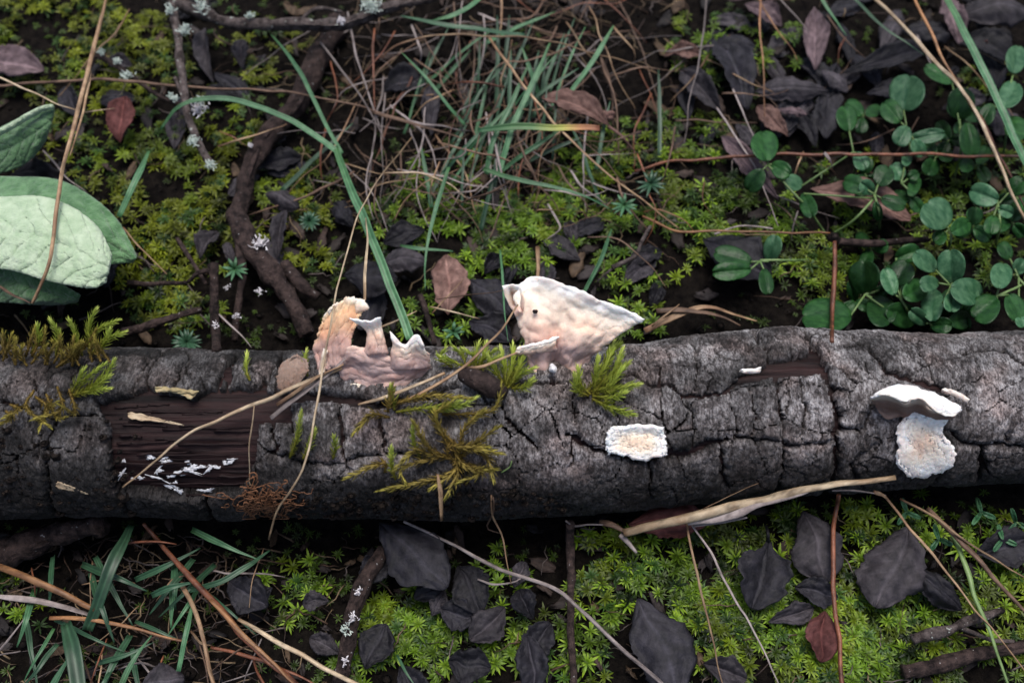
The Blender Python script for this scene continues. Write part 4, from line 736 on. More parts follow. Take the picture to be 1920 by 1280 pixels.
# numbered rows: kind, label, material, radius or width, picture points
rows = [
 ('s','straw bundle edge sloping from the lobed fungus down over the bare wood','straw',6,[(233,912,30),(290,862,33),(360,810,36),(480,757,38),(570,715,40),(640,685,41)],dict(taper=(.3,.6,1.2))),
 ('s','flat grey dry blade end resting on the bark under the straw bundle','grey',8,[(508,785,36),(540,760,38),(590,722,40),(648,672,42)],dict(flat=.25,taper=(.7,1,.7))),
 ('s','second pale straw in the bundle below the lobed fungus','tan',5,[(520,760,38),(580,715,41),(645,680,42)],{}),
 ('s','very long thin pale straw crossing the whole branch past the lobed fungus','straw',3,[(503,1012,18),(515,965,26),(545,918,32),(572,870,36),(590,770,40),(608,680,43),(622,600,47),(650,470,34),(690,370,22),(722,322,16),(775,258,10)],dict(taper=(.9,1,.8))),
 ('s','thin pale straw arching away from the long crossing straw toward the grass','straw',3,[(722,324,16),(780,324,15),(840,340,12),(880,375,8)],{}),
 ('s','white flattened straw standing behind the tall fungus lobe','straw',5,[(682,562,40),(687,500,32),(690,440,25),(686,398,18)],dict(flat=.4)),
 ('s','long tan straw sloping from the lobed fungus to the fan fungus rim','tan',4.5,[(735,764,36),(790,738,38),(850,700,40),(905,660,43),(945,610,46),(968,570,47)],dict(taper=(.7,1,.6))),
 ('s','pale straw end lying on the bark below the lobed fungus','straw',5,[(672,762,35),(730,742,37),(790,720,39),(836,700,40)],dict(taper=(.5,1,1))),
 ('s','brown straw touching the lower lobe of the fan fungus','tan',5,[(872,690,40),(910,684,41),(970,660,44)],dict(taper=(1,1,.6))),
 ('s','hair-thin pale rootlet hanging over the bare wood edge','straw',1.6,[(474,762,38),(470,820,36),(466,880,31),(464,908,28),(476,912,27)],dict(flat=1.)),
 ('s','tan husk hanging from the olive moss tangle','tan',7,[(820,890,34),(825,930,31),(828,975,26)],dict(flat=.5,taper=(.4,.9,.7))),
 ('s','long grey stem curving down across the near moss','grey',5,[(760,975,5),(830,1010,9),(920,1060,12),(1040,1100,13),(1100,1150,13),(1180,1225,12),(1260,1295,10)],dict(taper=(.6,1,1),flat=.95)),
 ('s','thin upright straw crossing the near moss below the reed','tan',3.6,[(1288,980,11),(1300,1050,12),(1325,1150,11),(1358,1290,9)],{}),
 ('s','slanting straw beside the spoon shaped dark leaf','grey',3.6,[(1298,980,11),(1345,1060,13),(1390,1140,12),(1465,1290,9)],{}),
 ('s','slanting grey green straw over the square dark leaf','tan',4,[(1660,930,10),(1720,1010,12),(1790,1090,12),(1930,1265,8)],{}),
 ('s','thin pale straw under the right branch end sloping to the edge','tan',4,[(1690,935,9),(1760,975,12),(1840,1030,12),(1940,1095,9)],{}),
 ('s','thick purple brown stalk under the right branch end','brown',8,[(1740,950,8),(1790,1000,11),(1850,1065,12),(1940,1165,10)],dict(flat=.9)),
 ('s','green grey stem crossing the thick purple stalk','stemgreen',5,[(1780,990,8),(1810,1060,10),(1845,1160,10),(1895,1295,8)],{}),
 ('s','thick orange stalk reaching in toward the grass clump left','orange',9,[(-30,1052,6),(40,1078,11),(110,1108,12),(178,1138,9)],dict(flat=.9,taper=(1,1,.8))),
 ('s','red brown fibrous stem bundle running from under the branch left','rust',8,[(270,980,4),(320,1040,8),(400,1130,12),(470,1205,14),(570,1300,13)],dict(taper=(.6,1,1))),
 ('s','pale orange stem lying on the red bundle','orange',6,[(395,1125,13),(460,1195,15),(560,1290,15)],{}),
 ('s','tan stem splitting down from the red bundle','tan',6,[(340,1090,8),(372,1170,12),(400,1290,12)],dict(taper=(1,1,.8))),
 ('s','bright cream straw leaving the red bundle toward the near edge','straw',6,[(448,1158,13),(520,1200,15),(600,1245,15),(700,1295,13)],dict(taper=(.7,1,1))),
 ('s','dark red stem beneath the cream straw','rust',5,[(395,1215,7),(470,1232,9),(540,1255,9),(600,1290,8)],{}),
 ('s','flat grey dead blade beside the thick orange stalk','grey',10,[(-20,1118,6),(60,1125,9),(120,1138,9),(170,1150,7)],dict(flat=.25,taper=(.4,.9,.7))),
 ('s','orange stem running under the near left grass','orange',6,[(90,1155,6),(180,1160,8),(270,1180,9),(350,1205,7)],{}),
 ('s','short grey straw leaning left of the grass clump','grey',3.5,[(-5,1225,6),(20,1190,8),(48,1152,8)],{}),
 ('s','red stem fragment near the red bundle top','rust',4,[(235,1020,6),(290,1015,8),(330,1020,7)],{}),
 ('s','thin rootlet dangling below the middle of the branch','tan',2.5,[(922,925,24),(925,965,18),(945,1010,12),(952,1050,10),(960,1095,7)],dict(flat=1.)),
 ('s','curled rootlet beside the dangling rootlet','brown',3,[(925,930,24),(928,960,19),(915,990,13),(940,1000,11)],dict(flat=1.)),
 ('s','curving thin root loop on the near dark soil','grey',3,[(895,1085,6),(930,1095,7),(965,1092,7),(985,1080,5)],dict(flat=1.)),
 ('s','diagonal tan straw lying from the grass tangle to the moss','tan',4.5,[(918,68,14),(960,130,15),(1010,195,15),(1100,290,13),(1220,388,9),(1275,432,6)],dict(taper=(1,1,.6))),
 ('s','arched brown straw over the top of the grass tangle','tan',4,[(712,110,12),(740,85,15),(790,70,17),(860,65,17),(960,68,16),(1060,85,14),(1150,108,12),(1240,138,8)],{}),
 ('s','two pale straw tips standing at the back of the tangle','tan',5,[(945,-20,18),(938,30,16),(934,75,12)],dict(flat=.5)),
 ('s','rising grey straw at the left of the tangle','grey',4,[(655,25,14),(668,110,13),(690,180,11),(712,240,7)],{}),
 ('s','slanting grey straw under the left of the tangle','grey',4,[(600,80,10),(650,140,12),(690,200,11),(720,260,7)],{}),
 ('s','red brown thick straw low in the tangle','brown',7,[(690,208,9),(760,228,11),(820,245,11),(872,260,8)],dict(flat=.6)),
 ('s','upright red brown straw at the tangle left','rust',4,[(702,55,13),(700,130,12),(705,210,8)],{}),
 ('s','orange needle hanging between the dark dead leaves','orange',4,[(1423,-20,15),(1426,60,14),(1430,130,12),(1436,218,8)],{}),
 ('s','second orange needle ending above the purple leaf','orange',3.4,[(1415,-20,15),(1450,40,14),(1475,80,12),(1492,115,10)],{}),
 ('s','dim straw leaning on the pale purple leaf','grey',3.2,[(1455,-15,12),(1490,25,12),(1518,60,11)],{}),
 ('s','long pale pink straw sweeping over the clover to an orange end','straw',7.5,[(1610,-30,20),(1690,45,22),(1765,125,23),(1815,190,23),(1848,250,22),(1880,325,19),(1930,430,15)],dict(taper=(.9,1,.8))),
 ('s','second orange straw joining the long pale pink straw','orange',6,[(1700,-25,20),(1750,70,22),(1790,150,22),(1830,215,21),(1850,245,20)],{}),
 ('s','rusty stem under the joining straws among the clover','rust',6,[(1838,215,15),(1870,280,14),(1900,340,13),(1935,410,11)],{}),
 ('s','thin grey stalk among the dark leaves','grey',3,[(1328,-10,12),(1320,50,12),(1308,130,11),(1292,200,9),(1282,270,5)],{}),
 ('s','thin stalk rising from the pink brown leaf','grey',3,[(1375,170,8),(1395,215,9),(1418,262,7)],{}),
 ('s','grey stalk crossing the pink brown leaf toward the moss','grey',3.4,[(1345,205,8),(1390,270,10),(1430,345,10),(1462,425,7)],{}),
 ('s','tall bent tan stem in front of the pale sage leaf','tan',6.5,[(205,-25,18),(190,50,20),(168,120,22),(148,200,24),(125,290,27),(108,370,30),(98,450,31),(88,500,30),(58,570,24)],dict(taper=(.8,1,.7))),
 ('s','thin twin stem running beside the tall bent stem','tan',4,[(170,110,20),(165,170,22),(150,230,24),(132,290,26)],{}),
 ('s','short brown straw meeting the tall stem foot below the sage leaf','brown',4.5,[(-10,530,20),(25,552,22),(58,570,24)],{}),
 ('s','white stiff straw pointing in at the sage leaf top','straw',3.6,[(-25,135,22),(30,160,23),(90,185,23),(142,207,22)],{}),
 ('s','tiny pale straw tip beyond the white stiff straw','straw',2.5,[(155,212,19),(185,208,18),(218,204,16)],{}),
 ('s','long level red brown stem running behind the twigs','brown',5.5,[(-20,162,12),(80,155,15),(200,150,15),(320,158,15),(450,166,15),(560,178,14),(650,195,12),(720,215,9)],dict(flat=.95)),
 ('s','short pale stick beside the thick dark stem','tan',4,[(410,275,9),(460,258,12),(520,240,13),(540,232,12)],{}),
 ('s','thin grass stalk crossing the yellow moss','tan',3,[(245,15,10),(215,60,12),(180,95,12),(140,150,9),(110,185,6)],{}),
 ('s','grey thin straw on the moss right of the sage leaf','grey',3,[(82,285,8),(120,325,10),(165,358,8)],{}),
 ('s','fine straw hanging beside the upright brown stick','grey',3,[(410,590,9),(440,620,10),(470,655,8)],{}),
 ('s','thin tan strand left of the upright stick','tan',2.5,[(230,430,8),(270,475,9),(310,515,8)],{}),
 ('s','dry flat brown stalk bundle end behind the fan fungus','tan',10,[(1210,620,7),(1280,590,9),(1330,575,9),(1420,600,7)],dict(flat=.3)),
 ('s','split brown stalk behind the right of the fan fungus','brown',9,[(1230,585,9),(1290,580,10),(1340,590,9),(1390,610,8)],dict(flat=.35)),
 ('s','pale straw lying before the split brown stalk','tan',3.5,[(1225,612,9),(1250,590,10),(1275,570,10)],{}),
 ('s','fine curved brown stalk behind the fan fungus','brown',3,[(1100,445,8),(1160,450,10),(1220,500,9),(1250,540,6)],{}),
 ('s','orange curved stalk loop above the jointed stem arm','orange',2.6,[(1205,400,6),(1235,395,9),(1280,410,9),(1300,432,8)],{}),
 ('s','thin stick crossing the brown leaf behind the branch','tan',2.5,[(808,590,9),(840,555,11),(868,525,11)],{}),
 ('s','pair of pale straws at the foot of the brown leaf','straw',3,[(805,575,9),(850,585,11),(900,598,8)],{}),
 ('s','thin straws behind the notched fungus lobe','straw',3,[(712,618,13),(745,600,14),(782,582,12)],{}),
 ('s','fine hair straw reaching the fan fungus curl from the left','brown',1.6,[(820,560,10),(880,552,16),(945,545,24)],dict(flat=1.)),
 ('g','broad dewy green blade slanting down to the branch top','grass',17,[(628,275,16),(650,335,18),(690,430,20),(730,530,20),(768,635,18)],dict(taper=(.75,1,.95))),
 ('g','long green blade arching over from the grey twig','grass',13,[(300,245,14),(330,205,18),(372,188,19),(440,188,19),(540,222,18),(632,285,16)],dict(taper=(.4,.9,1))),
 ('g','thin green blade slanting above the long arching blade','grass',9,[(505,62,14),(550,115,16),(590,190,16),(640,290,15)],dict(taper=(.3,1,.8))),
 ('g','short pale green blade standing right of the sage leaf','grass',15,[(278,285,12),(252,345,14),(222,408,11)],dict(taper=(.4,1,.7))),
 ('g','slim green blade behind the broad dewy blade','grass',9,[(842,315,13),(815,400,13),(798,470,12),(800,545,8)],{}),
 ('g','short level green blade with a dewdrop tip','grass',9,[(750,460,10),(790,468,12),(850,472,10)],dict(taper=(.5,1,.3))),
 ('g','green blade with a pale tip in the left of the tangle','grass',9,[(752,100,16),(795,145,16),(835,195,14),(872,235,9)],dict(taper=(.2,.8,1))),
 ('g','level blade turning from green to yellow to orange under the brown leaf','grassturn',15,[(895,246,13),(960,240,15),(1040,239,15),(1125,241,13)],dict(taper=(.6,1,.8))),
 ('g','tall green blade in the heart of the tangle','grass',12,[(1030,80,17),(1000,150,16),(960,240,13),(935,325,8)],dict(taper=(.3,.9,1))),
 ('g','green blade just left of the tall blade','grass',11,[(990,120,15),(955,200,14),(925,270,11),(912,325,7)],dict(taper=(.3,.9,1))),
 ('g','green blade pointing up at the top right of the tangle','grass',11,[(1150,50,16),(1115,110,15),(1068,175,11)],dict(taper=(.3,1,.8))),
 ('g','low green blade fanning right from the tangle','grass',10,[(1050,245,11),(990,285,11),(930,325,7)],dict(taper=(.3,1,.8))),
 ('g','green blade arching right over the moss below the tangle','grass',10,[(905,318,11),(980,338,13),(1050,352,13),(1100,370,12),(1145,395,8)],dict(taper=(.9,1,.2))),
 ('g','dark green level blade at the back of the tangle','grassdark',13,[(752,30,16),(830,48,17),(900,56,16),(985,68,12)],dict(taper=(.2,.9,.9))),
 ('g','pale green blade by the lichen twig end','grass',11,[(812,38,17),(850,28,18),(885,8,18),(915,-15,17)],dict(taper=(.3,1,1))),
 ('g','bright wide green blade sweeping over the clover','grass',20,[(1760,-30,22),(1805,60,24),(1845,140,24),(1880,215,22),(1935,330,18)],dict(taper=(.6,.9,1))),
 ('g','thin green stem under the long pale pink straw','grassdark',7,[(1590,-15,14),(1650,45,15),(1700,80,15),(1735,105,13)],{}),
 ('g','thin pale green blade pointing at the dark leaves','grass',8,[(1532,-20,15),(1558,25,14),(1587,68,11)],dict(taper=(1,1,.2))),
 ('g','green blade behind the fan fungus rim','grass',9,[(1148,430,9),(1125,490,11),(1092,548,10)],dict(taper=(.3,1,.9))),
 ('g','thin green stem left of the fan fungus curl','grass',5,[(938,470,9),(942,540,14),(952,640,20)],{}),
 ('g','broad dull green blade in the near left grass','grassdark',22,[(248,985,8),(215,1050,12),(190,1110,11),(165,1180,7)],dict(taper=(.5,1,.8))),
 ('g','wide grey green blade at the near left','grassdark',26,[(125,1170,9),(138,1220,12),(150,1300,12)],dict(taper=(.7,1,.9))),
 ('g','blue green pointed blade below the root fibres','grass',11,[(360,992,9),(420,1020,12),(485,1050,11)],dict(taper=(.9,1,.1))),
 ('g','dark green blade crossing behind the blue green blade','grassdark',10,[(505,1030,7),(455,1065,10),(400,1095,10),(340,1110,7)],dict(taper=(.3,1,.9))),
 ('g','upright green blade beside the tan split stem','grass',10,[(362,1135,10),(350,1190,12),(335,1260,10)],dict(taper=(.5,1,.7))),
 ('g','green blade lying over the orange near left stem','grassdark',12,[(285,1115,9),(320,1100,11),(372,1088,9)],{}),
 ('g','narrow green blade rising from the near left edge','grass',10,[(225,1290,10),(255,1230,11),(285,1190,9)],dict(taper=(1,1,.2))),
 ('g','green blade forked against the wide grey green blade','grassdark',14,[(90,1300,9),(115,1255,10),(140,1215,9)],{}),
 ('g','dim green blade under the near left tangle','grassdark',9,[(180,1245,6),(230,1230,8),(290,1205,7)],{}),
 ('g','thin green blade on dark soil by the lichen-patched twig','grassdark',5,[(745,1230,6),(762,1260,8),(785,1295,8)],{}),
]
for kd, lb, mt_, w_, pts, kw in rows:
    if kd == 's': straw(lb, mt_, w_, pts, **dict(kw))
    else: blade(lb, mt_, w_, pts, **dict(kw))
# the tangle of dead grass behind the branch: loose blades one by one, then the fine mat
for k in range(150):
    x = random.gauss(930, 190); y = random.uniform(-30, 400)+(abs(x-900)*.0); a = random.choice([random.gauss(1.9, .5), random.gauss(1.2, .5), random.gauss(.2, .35), random.gauss(2.9, .3)]); L = random.uniform(70, 230)
    x1, y1 = x+math.cos(a)*L, y+math.sin(a)*L; b_ = random.uniform(-30, 30)
    if y1 > 470 or y > 400: y -= 160; y1 -= 160
    hm = random.uniform(5, 13)
    mt_ = random.choice(['tan', 'brown', 'brown', 'grey', 'brown', 'rust', 'grey'])
    straw('thin %s dead grass blade in the tangle behind the branch' % {'tan': 'pale tan', 'brown': 'dark brown', 'grey': 'weathered grey', 'rust': 'rusty red'}[mt_], mt_, random.uniform(1.6, 4.2), [(x, y, hm*.8), ((x+x1)/2+b_, (y+y1)/2+b_*.4, hm), (x1, y1, hm*.45)], 'dead grass blades in the tangle', flat=random.choice([.3, .5, .9]), twist=random.uniform(-2, 2), wob=7)
for k in range(44):
    x = random.gauss(980, 120); y = random.uniform(20, 280); L = random.uniform(90, 190); a = random.gauss(2.0, .35); hm = random.uniform(8, 13)
    mt_ = random.choice(['grassdark', 'grassdark', 'grass'])
    blade('%s green grass blade mixed into the brown tangle' % ('dark' if mt_ == 'grassdark' else 'bright'), mt_, random.uniform(5, 10), [(x, y, hm), (x+math.cos(a)*L*.5, y+math.sin(a)*L*.5, hm*.8), (x+math.cos(a)*L*.95, y+math.sin(a)*L, 4)], group='green blades in the tangle', taper=(.2, .9, 1))
for k in range(46):
    if k < 26: x, y = random.uniform(20, 560), random.uniform(1020, 1260)
    else: x, y = random.uniform(1250, 1900), random.uniform(0, 420)
    a = random.uniform(0, 3.14); L = random.uniform(50, 150); hm = random.uniform(5, 9)
    mt_ = random.choice(['tan', 'brown', 'brown', 'grey', 'rust']); cn_ = {'tan': 'tan', 'brown': 'dark brown', 'grey': 'grey', 'rust': 'rusty red'}[mt_]
    straw(('thin loose %s dead stalk in the near left grass' if k < 26 else 'thin loose %s dead stalk among the dark leaves and clover') % cn_, mt_, random.uniform(1.5, 3.5), [(x, y, hm*.6), (x+math.cos(a)*L*.5, y+math.sin(a)*L*.5+random.uniform(-12, 12), hm), (x+math.cos(a)*L, y+math.sin(a)*L, hm*.5)], 'loose stalks near left' if k < 26 else 'loose stalks by the clover', wob=5)
for k in range(20):
    x, y = random.uniform(40, 420), random.uniform(1040, 1250); a = random.uniform(-.6, .8)+random.choice([0, 1.6]); L = random.uniform(70, 150); hm = random.uniform(5, 10)
    mt_ = random.choice(['grassdark', 'grassdark', 'grass'])
    blade('%s green grass blade in the near left clump' % ('dark' if mt_ == 'grassdark' else 'bright'), mt_, random.uniform(6, 14), [(x, y, 3), (x+math.cos(a)*L*.5, y+math.sin(a)*L*.5, hm), (x+math.cos(a)*L, y+math.sin(a)*L, hm*.7)], group='green blades near left', taper=(.8, 1, .15))
prts = []
for k in range(1500):
    r_ = random.random()
    if r_ < .45: x, y = random.gauss(930, 210), random.uniform(-120, 420)
    elif r_ < .62: x, y = random.gauss(280, 170), random.uniform(1000, 1340)
    else: x, y = random.uniform(-200, 2120), random.choice([random.uniform(-150, 620), random.uniform(960, 1400)])
    b0 = at(x, y, 0); h_ = float(ground(b0[0], b0[1]))/MM; a = random.uniform(0, 6.28); L = random.uniform(20, 90); tp = np.interp(x, ST[:, 0], ST[:, 1]); bt = np.interp(x, ST[:, 0], ST[:, 2])
    if tp-30 < y < bt+30: continue
    s = np.linspace(0, 1, 6); cx_ = x+math.cos(a)*L*s+rng.normal(0, 2, 6); cy_ = y+math.sin(a)*L*s*.8+rng.normal(0, 2, 6); b0 = at(cx_, cy_, h_); hh = ground(b0[:, 0], b0[:, 1])/MM+.4+random.uniform(0, 3.5)+1.2*np.sin(s*3.1)
    V, F, al = tube(at(cx_, cy_, hh), np.linspace(1.1, .4, 6)*PX*random.uniform(.7, 2.0), 4, .6); cl_ = random.choice([(.10, .06, .04), (.16, .11, .07), (.05, .033, .027), (.15, .12, .11), (.24, .17, .10)]); prts.append((V, F, np.tile(cl_, (len(V), 1))))
V, F, C, _ = join(prts); MT['litter'] = M('fine_litter', (.4, .4, .4), (.85, .85, .85), 900, .7, .25, rnd=0, col=True)
tag(mk('fine_litter', V, F, MT['litter'], col=C), 'fine mat of dead grass fibres and needles on the soil', 'litter', kind='stuff')

# ------------------------------------------------------------------ dead leaves
def leaf(label, mat, base, tip, w_, bend=2., cup=1.5, roll=0., shape='oval', stalk=None, cat='leaf', name='dead_leaf', group=None, th=.25, curl=0., parent=None, vein=.3, nv=40, nu=17, wav=1.1):
    base = (base[0], base[1], base[2]*.75); tip = (tip[0], tip[1], tip[2]*.75)
    A_ = at(*base); B_ = at(*tip); ax = B_-A_; L = np.linalg.norm(ax); axn = ax/L
    up = np.array([0, -.15, 1.]); nrm = up-axn*(up@axn); nrm /= np.linalg.norm(nrm); sd_ = np.cross(axn, nrm)
    nrm, sd_ = nrm*math.cos(roll)+sd_*math.sin(roll), sd_*math.cos(roll)-nrm*math.sin(roll)
    t_, v = np.meshgrid(np.linspace(0, 1, nv), np.linspace(-1, 1, nu), indexing='ij'); seed = int(abs(base[0]*3+base[1]*7)) % 983
    prof = {'oval': np.sin(math.pi*np.clip(t_*.985+.005, 0, 1)**1.15)**.78, 'lance': np.sin(math.pi*np.clip(t_, .02, .985)**.85)**.95, 'spoon': np.where(t_ < .25, .12+.5*(t_/.25)**2, np.sin(math.pi*np.clip((t_-.02)/1.0, 0, .985))**.6), 'round': np.sqrt(np.clip(1-(2*np.clip(t_, .01, .99)-1)**2, 0, 1))}[shape]
    ww = w_*PX*.98/2*prof*(1+.22*fbm(t_*5+seed, np.sign(v)*3, 3, seed)+.12*np.abs(v)*fbm(t_*22+seed, np.sign(v)*5, 2, seed+3)); z = bend*MM*4*t_*(1-t_)+cup*MM*1.3*np.abs(v)**1.4*prof+wav*MM*fbm(t_*3.5+seed, v*2.5, 3, seed)*(.25+np.abs(v))*1.6*prof+curl*MM*np.clip((t_-.65)/.35, 0, 1)**2
    z = z-vein*MM*np.exp(-(v/.10)**2)+vein*.75*MM*np.abs(np.sin((t_*7-np.abs(v)*1.7)*math.pi))**.6*(1-np.exp(-(v/.15)**2))
    G = A_+ax*t_[..., None]+sd_*(ww*v+w_*PX*.10*fbm(t_*2.2+seed, t_*0+4, 2, seed+8))[..., None]+nrm*z[..., None]
    mnz = H(G[..., 0], G[..., 1])
    if parent is None:
        lowest = (G[..., 2]-mnz).min()
        if lowest < -.002: G[..., 2] += np.clip(-.002-lowest, 0, .004)
    V, F = grid_sheet(G, th*MM, .6)
    vc = 1+.9*np.exp(-(v/.06)**2)+.45*(1-np.abs(np.sin((t_*7-np.abs(v)*1.7)*math.pi)))**3+.35*fbm(t_*6+seed, v*4, 3, seed+13)
    o = mk(name, V, F, MT[mat], parent, origin=A_ if parent is None else None, col=np.repeat(np.tile(np.clip(vc.ravel(), .3, 2), 2)[:, None], 3, 1))
    if parent is None: tag(o, label, cat, group)
    if stalk:
        W = path([(base[0], base[1], base[2])]+list(stalk), r=.0002); V, F, al = tube(W, np.linspace(.5, .3, len(W))*MM, 6); mk('stalk', V, F, MT[mat], o, along=al)
    return o
D = leaf
D('pale purple pointed dead leaf standing clear above the dark leaves', 'leafpurple', (1525,132,7), (1527,14,11), 58, 1.5, 1.2, shape='lance', vein=.25)
D('folded purple brown dead leaf beside the thin grey stalk', 'leafgrey', (1278,132,7), (1350,212,7), 62, 2, 2, .3, 'lance', vein=.3)
D('large black crumpled dead leaf under the orange needles', 'leafdark', (1340,70,5), (1405,205,6), 90, 3, 2)
D('black dead leaf curled beside the mossy spot', 'leafdark', (1330,95,5), (1420,90,7), 60, 3, -1.5)
D('dark grey dead leaf lying level under the pale purple leaf', 'leafgrey', (1415,172,6), (1552,172,7), 58, 3.5, -1.2, .2, 'lance', vein=.3)
D('small grey brown leaf hooked right of the level grey leaf', 'leafgrey', (1540,132,8), (1590,172,6), 46, 2, -1.5)
D('black wet leaf behind the upper clover', 'leafdark', (1585,140,6), (1735,100,7), 60, 3, 1.5)
D('brown pointed leaf below the level grey leaf', 'leafbrown', (1420,200,7), (1475,258,5), 48, 1, 1.2, .2, 'lance')
D('small silvery curled leaf under the level grey leaf', 'leafpurple', (1455,208,8), (1512,215,8), 22, 1.5, -1)
D('dull pink leaf at the back of the dark leaf heap', 'leafpurple', (1395,10,9), (1465,50,8), 50, 1.5, 1.2)
D('long grey pink leaf behind the dark leaf heap', 'leafpurple', (1365,2,7), (1480,-10,9), 40, 1, 1)
D('pink brown leaf at the back under the wide green blade', 'leafpurple', (1765,-5,8), (1800,85,6), 55, 2, 1.5, .2)
D('big slate grey leaf at the far right back', 'leafgrey', (1800,30,7), (1930,20,8), 95, 4, -2)
D('black leaf under the slate grey leaf', 'leafdark', (1790,80,5), (1900,120,5), 70, 3, 1.5)
D('small red brown leaf scrap on the black leaf', 'leafred', (1830,70,8), (1870,88,7), 34, .8, .8)
D('dark leaf under the joining straws', 'leafdark', (1690,60,5), (1790,70,6), 65, 3, -1.5)
D('brown leaf half hidden beside the thin grey stalk', 'leafbrown', (1245,108,6), (1315,104,8), 42, 2, 1)
D('long pink brown leaf under the small clover sprig', 'leafpurple', (1352,258,6), (1458,375,7), 46, 1.5, 1.2, .2, 'lance', vein=.25)
D('large pink brown veined leaf on the moss under the clover', 'leafbrown', (1520,352,8), (1708,412,9), 78, 2, 1.4, -.1, 'oval', vein=.35, wav=.8)
D('oval red brown leaf with a curled end above the turning blade', 'leafbrown', (1142,238,12), (1016,182,13), 62, 2.5, 1.6, .15, 'oval', [(1165,255,10),(1190,285,5)], vein=.25)
D('curled brown scrap at the foot of the oval red brown leaf', 'leafbrown', (1128,222,13), (1152,210,13), 30, 1.5, -2)
D('black leaf under the hanging dark clover leaflet', 'leafdark', (1318,450,6), (1440,530,7), 100, 2.5, 1.5, vein=.35)
D('warm brown leaf standing behind the branch', 'leafbrown', (842,590,10), (838,478,10), 76, 2, -1.2, vein=.3)
D('black ribbed leaf beside the warm brown leaf', 'leafdark', (880,525,8), (955,590,8), 75, 2, -1.5, .1, vein=.4)
D('dark leaf under the black ribbed leaf', 'leafdark', (880,600,9), (960,640,9), 60, 1.5, 1.2)
D('purple black leaf behind the broad dewy blade', 'leafdark', (645,520,8), (745,520,8), 80, 2, -1.5)
D('plum dark leaf behind the slim green blade', 'leafgrey', (715,495,6), (800,485,7), 58, 2, -1)
D('dull red leaf standing in the left moss', 'leafred', (228,268,8), (235,182,12), 60, 1.5, 1.2)
D('flat grey purple leaf at the far left back', 'leafpurple', (-30,110,7), (82,135,8), 85, 2, 1.2)
D('dark leaf behind the top of the sage leaf', 'leafdark', (20,330,6), (140,350,7), 60, 2, 1.5)
D('grey brown leaf left of the peeling stem', 'leafgrey', (385,55,7), (402,155,6), 38, 1.5, 2, .4, 'lance')
D('upright grey leaf between twig and peeling stem', 'leafgrey', (455,130,6), (455,75,9), 36, 1, 1)
D('brown grey leaf left of the lichen twig', 'leafgrey', (200,115,7), (248,125,7), 40, 1, 1)
D('shrivelled brown leaf right of the peeling stem', 'leafgrey', (498,362,9), (560,390,8), 45, 2, -2)
D('drooping dark narrow leaf below the shrivelled leaf', 'leafgrey', (535,395,8), (520,485,6), 38, 1.5, 1.5, 0, 'lance')
D('grey shaded leaf low in the grass tangle', 'leafgrey', (808,255,6), (812,160,8), 42, 1.5, 1.2)
D('dark leaf in the left of the grass tangle', 'leafdark', (715,170,6), (800,160,7), 70, 2, 1.5)
D('spoon shaped dark leaf with a stalk on the near moss', 'leafdark', (1440,1015,10), (1412,1142,10), 92, 1, 2.6, 0, 'spoon', [(1440,1000,10),(1436,985,7)], vein=.25)
D('dark veined leaf left of the rusty upright stem', 'leafgrey', (1505,958,8), (1545,1095,8), 92, 2.5, -1.2, 0, 'oval', vein=.42)
D('dark leaf tip under the veined leaf', 'leafdark', (1490,1100,6), (1570,1120,7), 50, 1, 1)
D('large square folded dark leaf on the near moss', 'leafgrey', (1700,985,9), (1645,1140,9), 108, 2, -1.6, .2, 'oval', vein=.45)
D('slim black leaf right of the square folded leaf', 'leafdark', (1705,1060,8), (1800,1145,6), 52, 2, -1.2)
D('broad black leaf at the near edge', 'leafdark', (1195,1122,8), (1285,1300,9), 105, 2, -1.5, 0, 'oval', vein=.25)
D('big black leaf under the middle of the branch', 'leafdark', (720,985,5), (840,1110,6), 100, 2, -1.5)
D('maroon leaf behind the rusty upright stem', 'leafred', (1545,1145,8), (1535,1240,8), 58, 1.5, 1, 0, 'oval')
D('red brown leaf under the split reed', 'leafred', (1175,990,5), (1325,985,6), 66, 1.5, -1)
D('mossy dim leaf on the near moss', 'leafgrey', (1440,1165,7), (1525,1140,6), 38, 1, 1)
D('grey torn leaf at the near edge', 'leafgrey', (1318,1245,7), (1400,1270,7), 50, 1.5, 1.5)
D('dark leaf on edge by the near straight stick', 'leafdark', (985,1190,6), (1010,1300,7), 60, 1.5, 1.5)
D('dim leaf in the dark under the branch middle', 'leafdark', (860,1060,4), (905,1150,5), 70, 1.5, 1.2)
D('plum leaf near the lichen-patched twig', 'leafdark', (840,1240,5), (920,1255,6), 60, 1.5, 1.2)
D('dark leaf among the near left stems', 'leafdark', (430,1090,5), (500,1140,5), 70, 2, 1.2)
D('grey shell-like dry leaf at the near left edge', 'leafgrey', (265,1290,10), (345,1270,11), 55, 3, -2.5)
D('dark leaf below the right branch end', 'leafdark', (1830,1040,5), (1930,1010,6), 70, 1.5, 1.2)
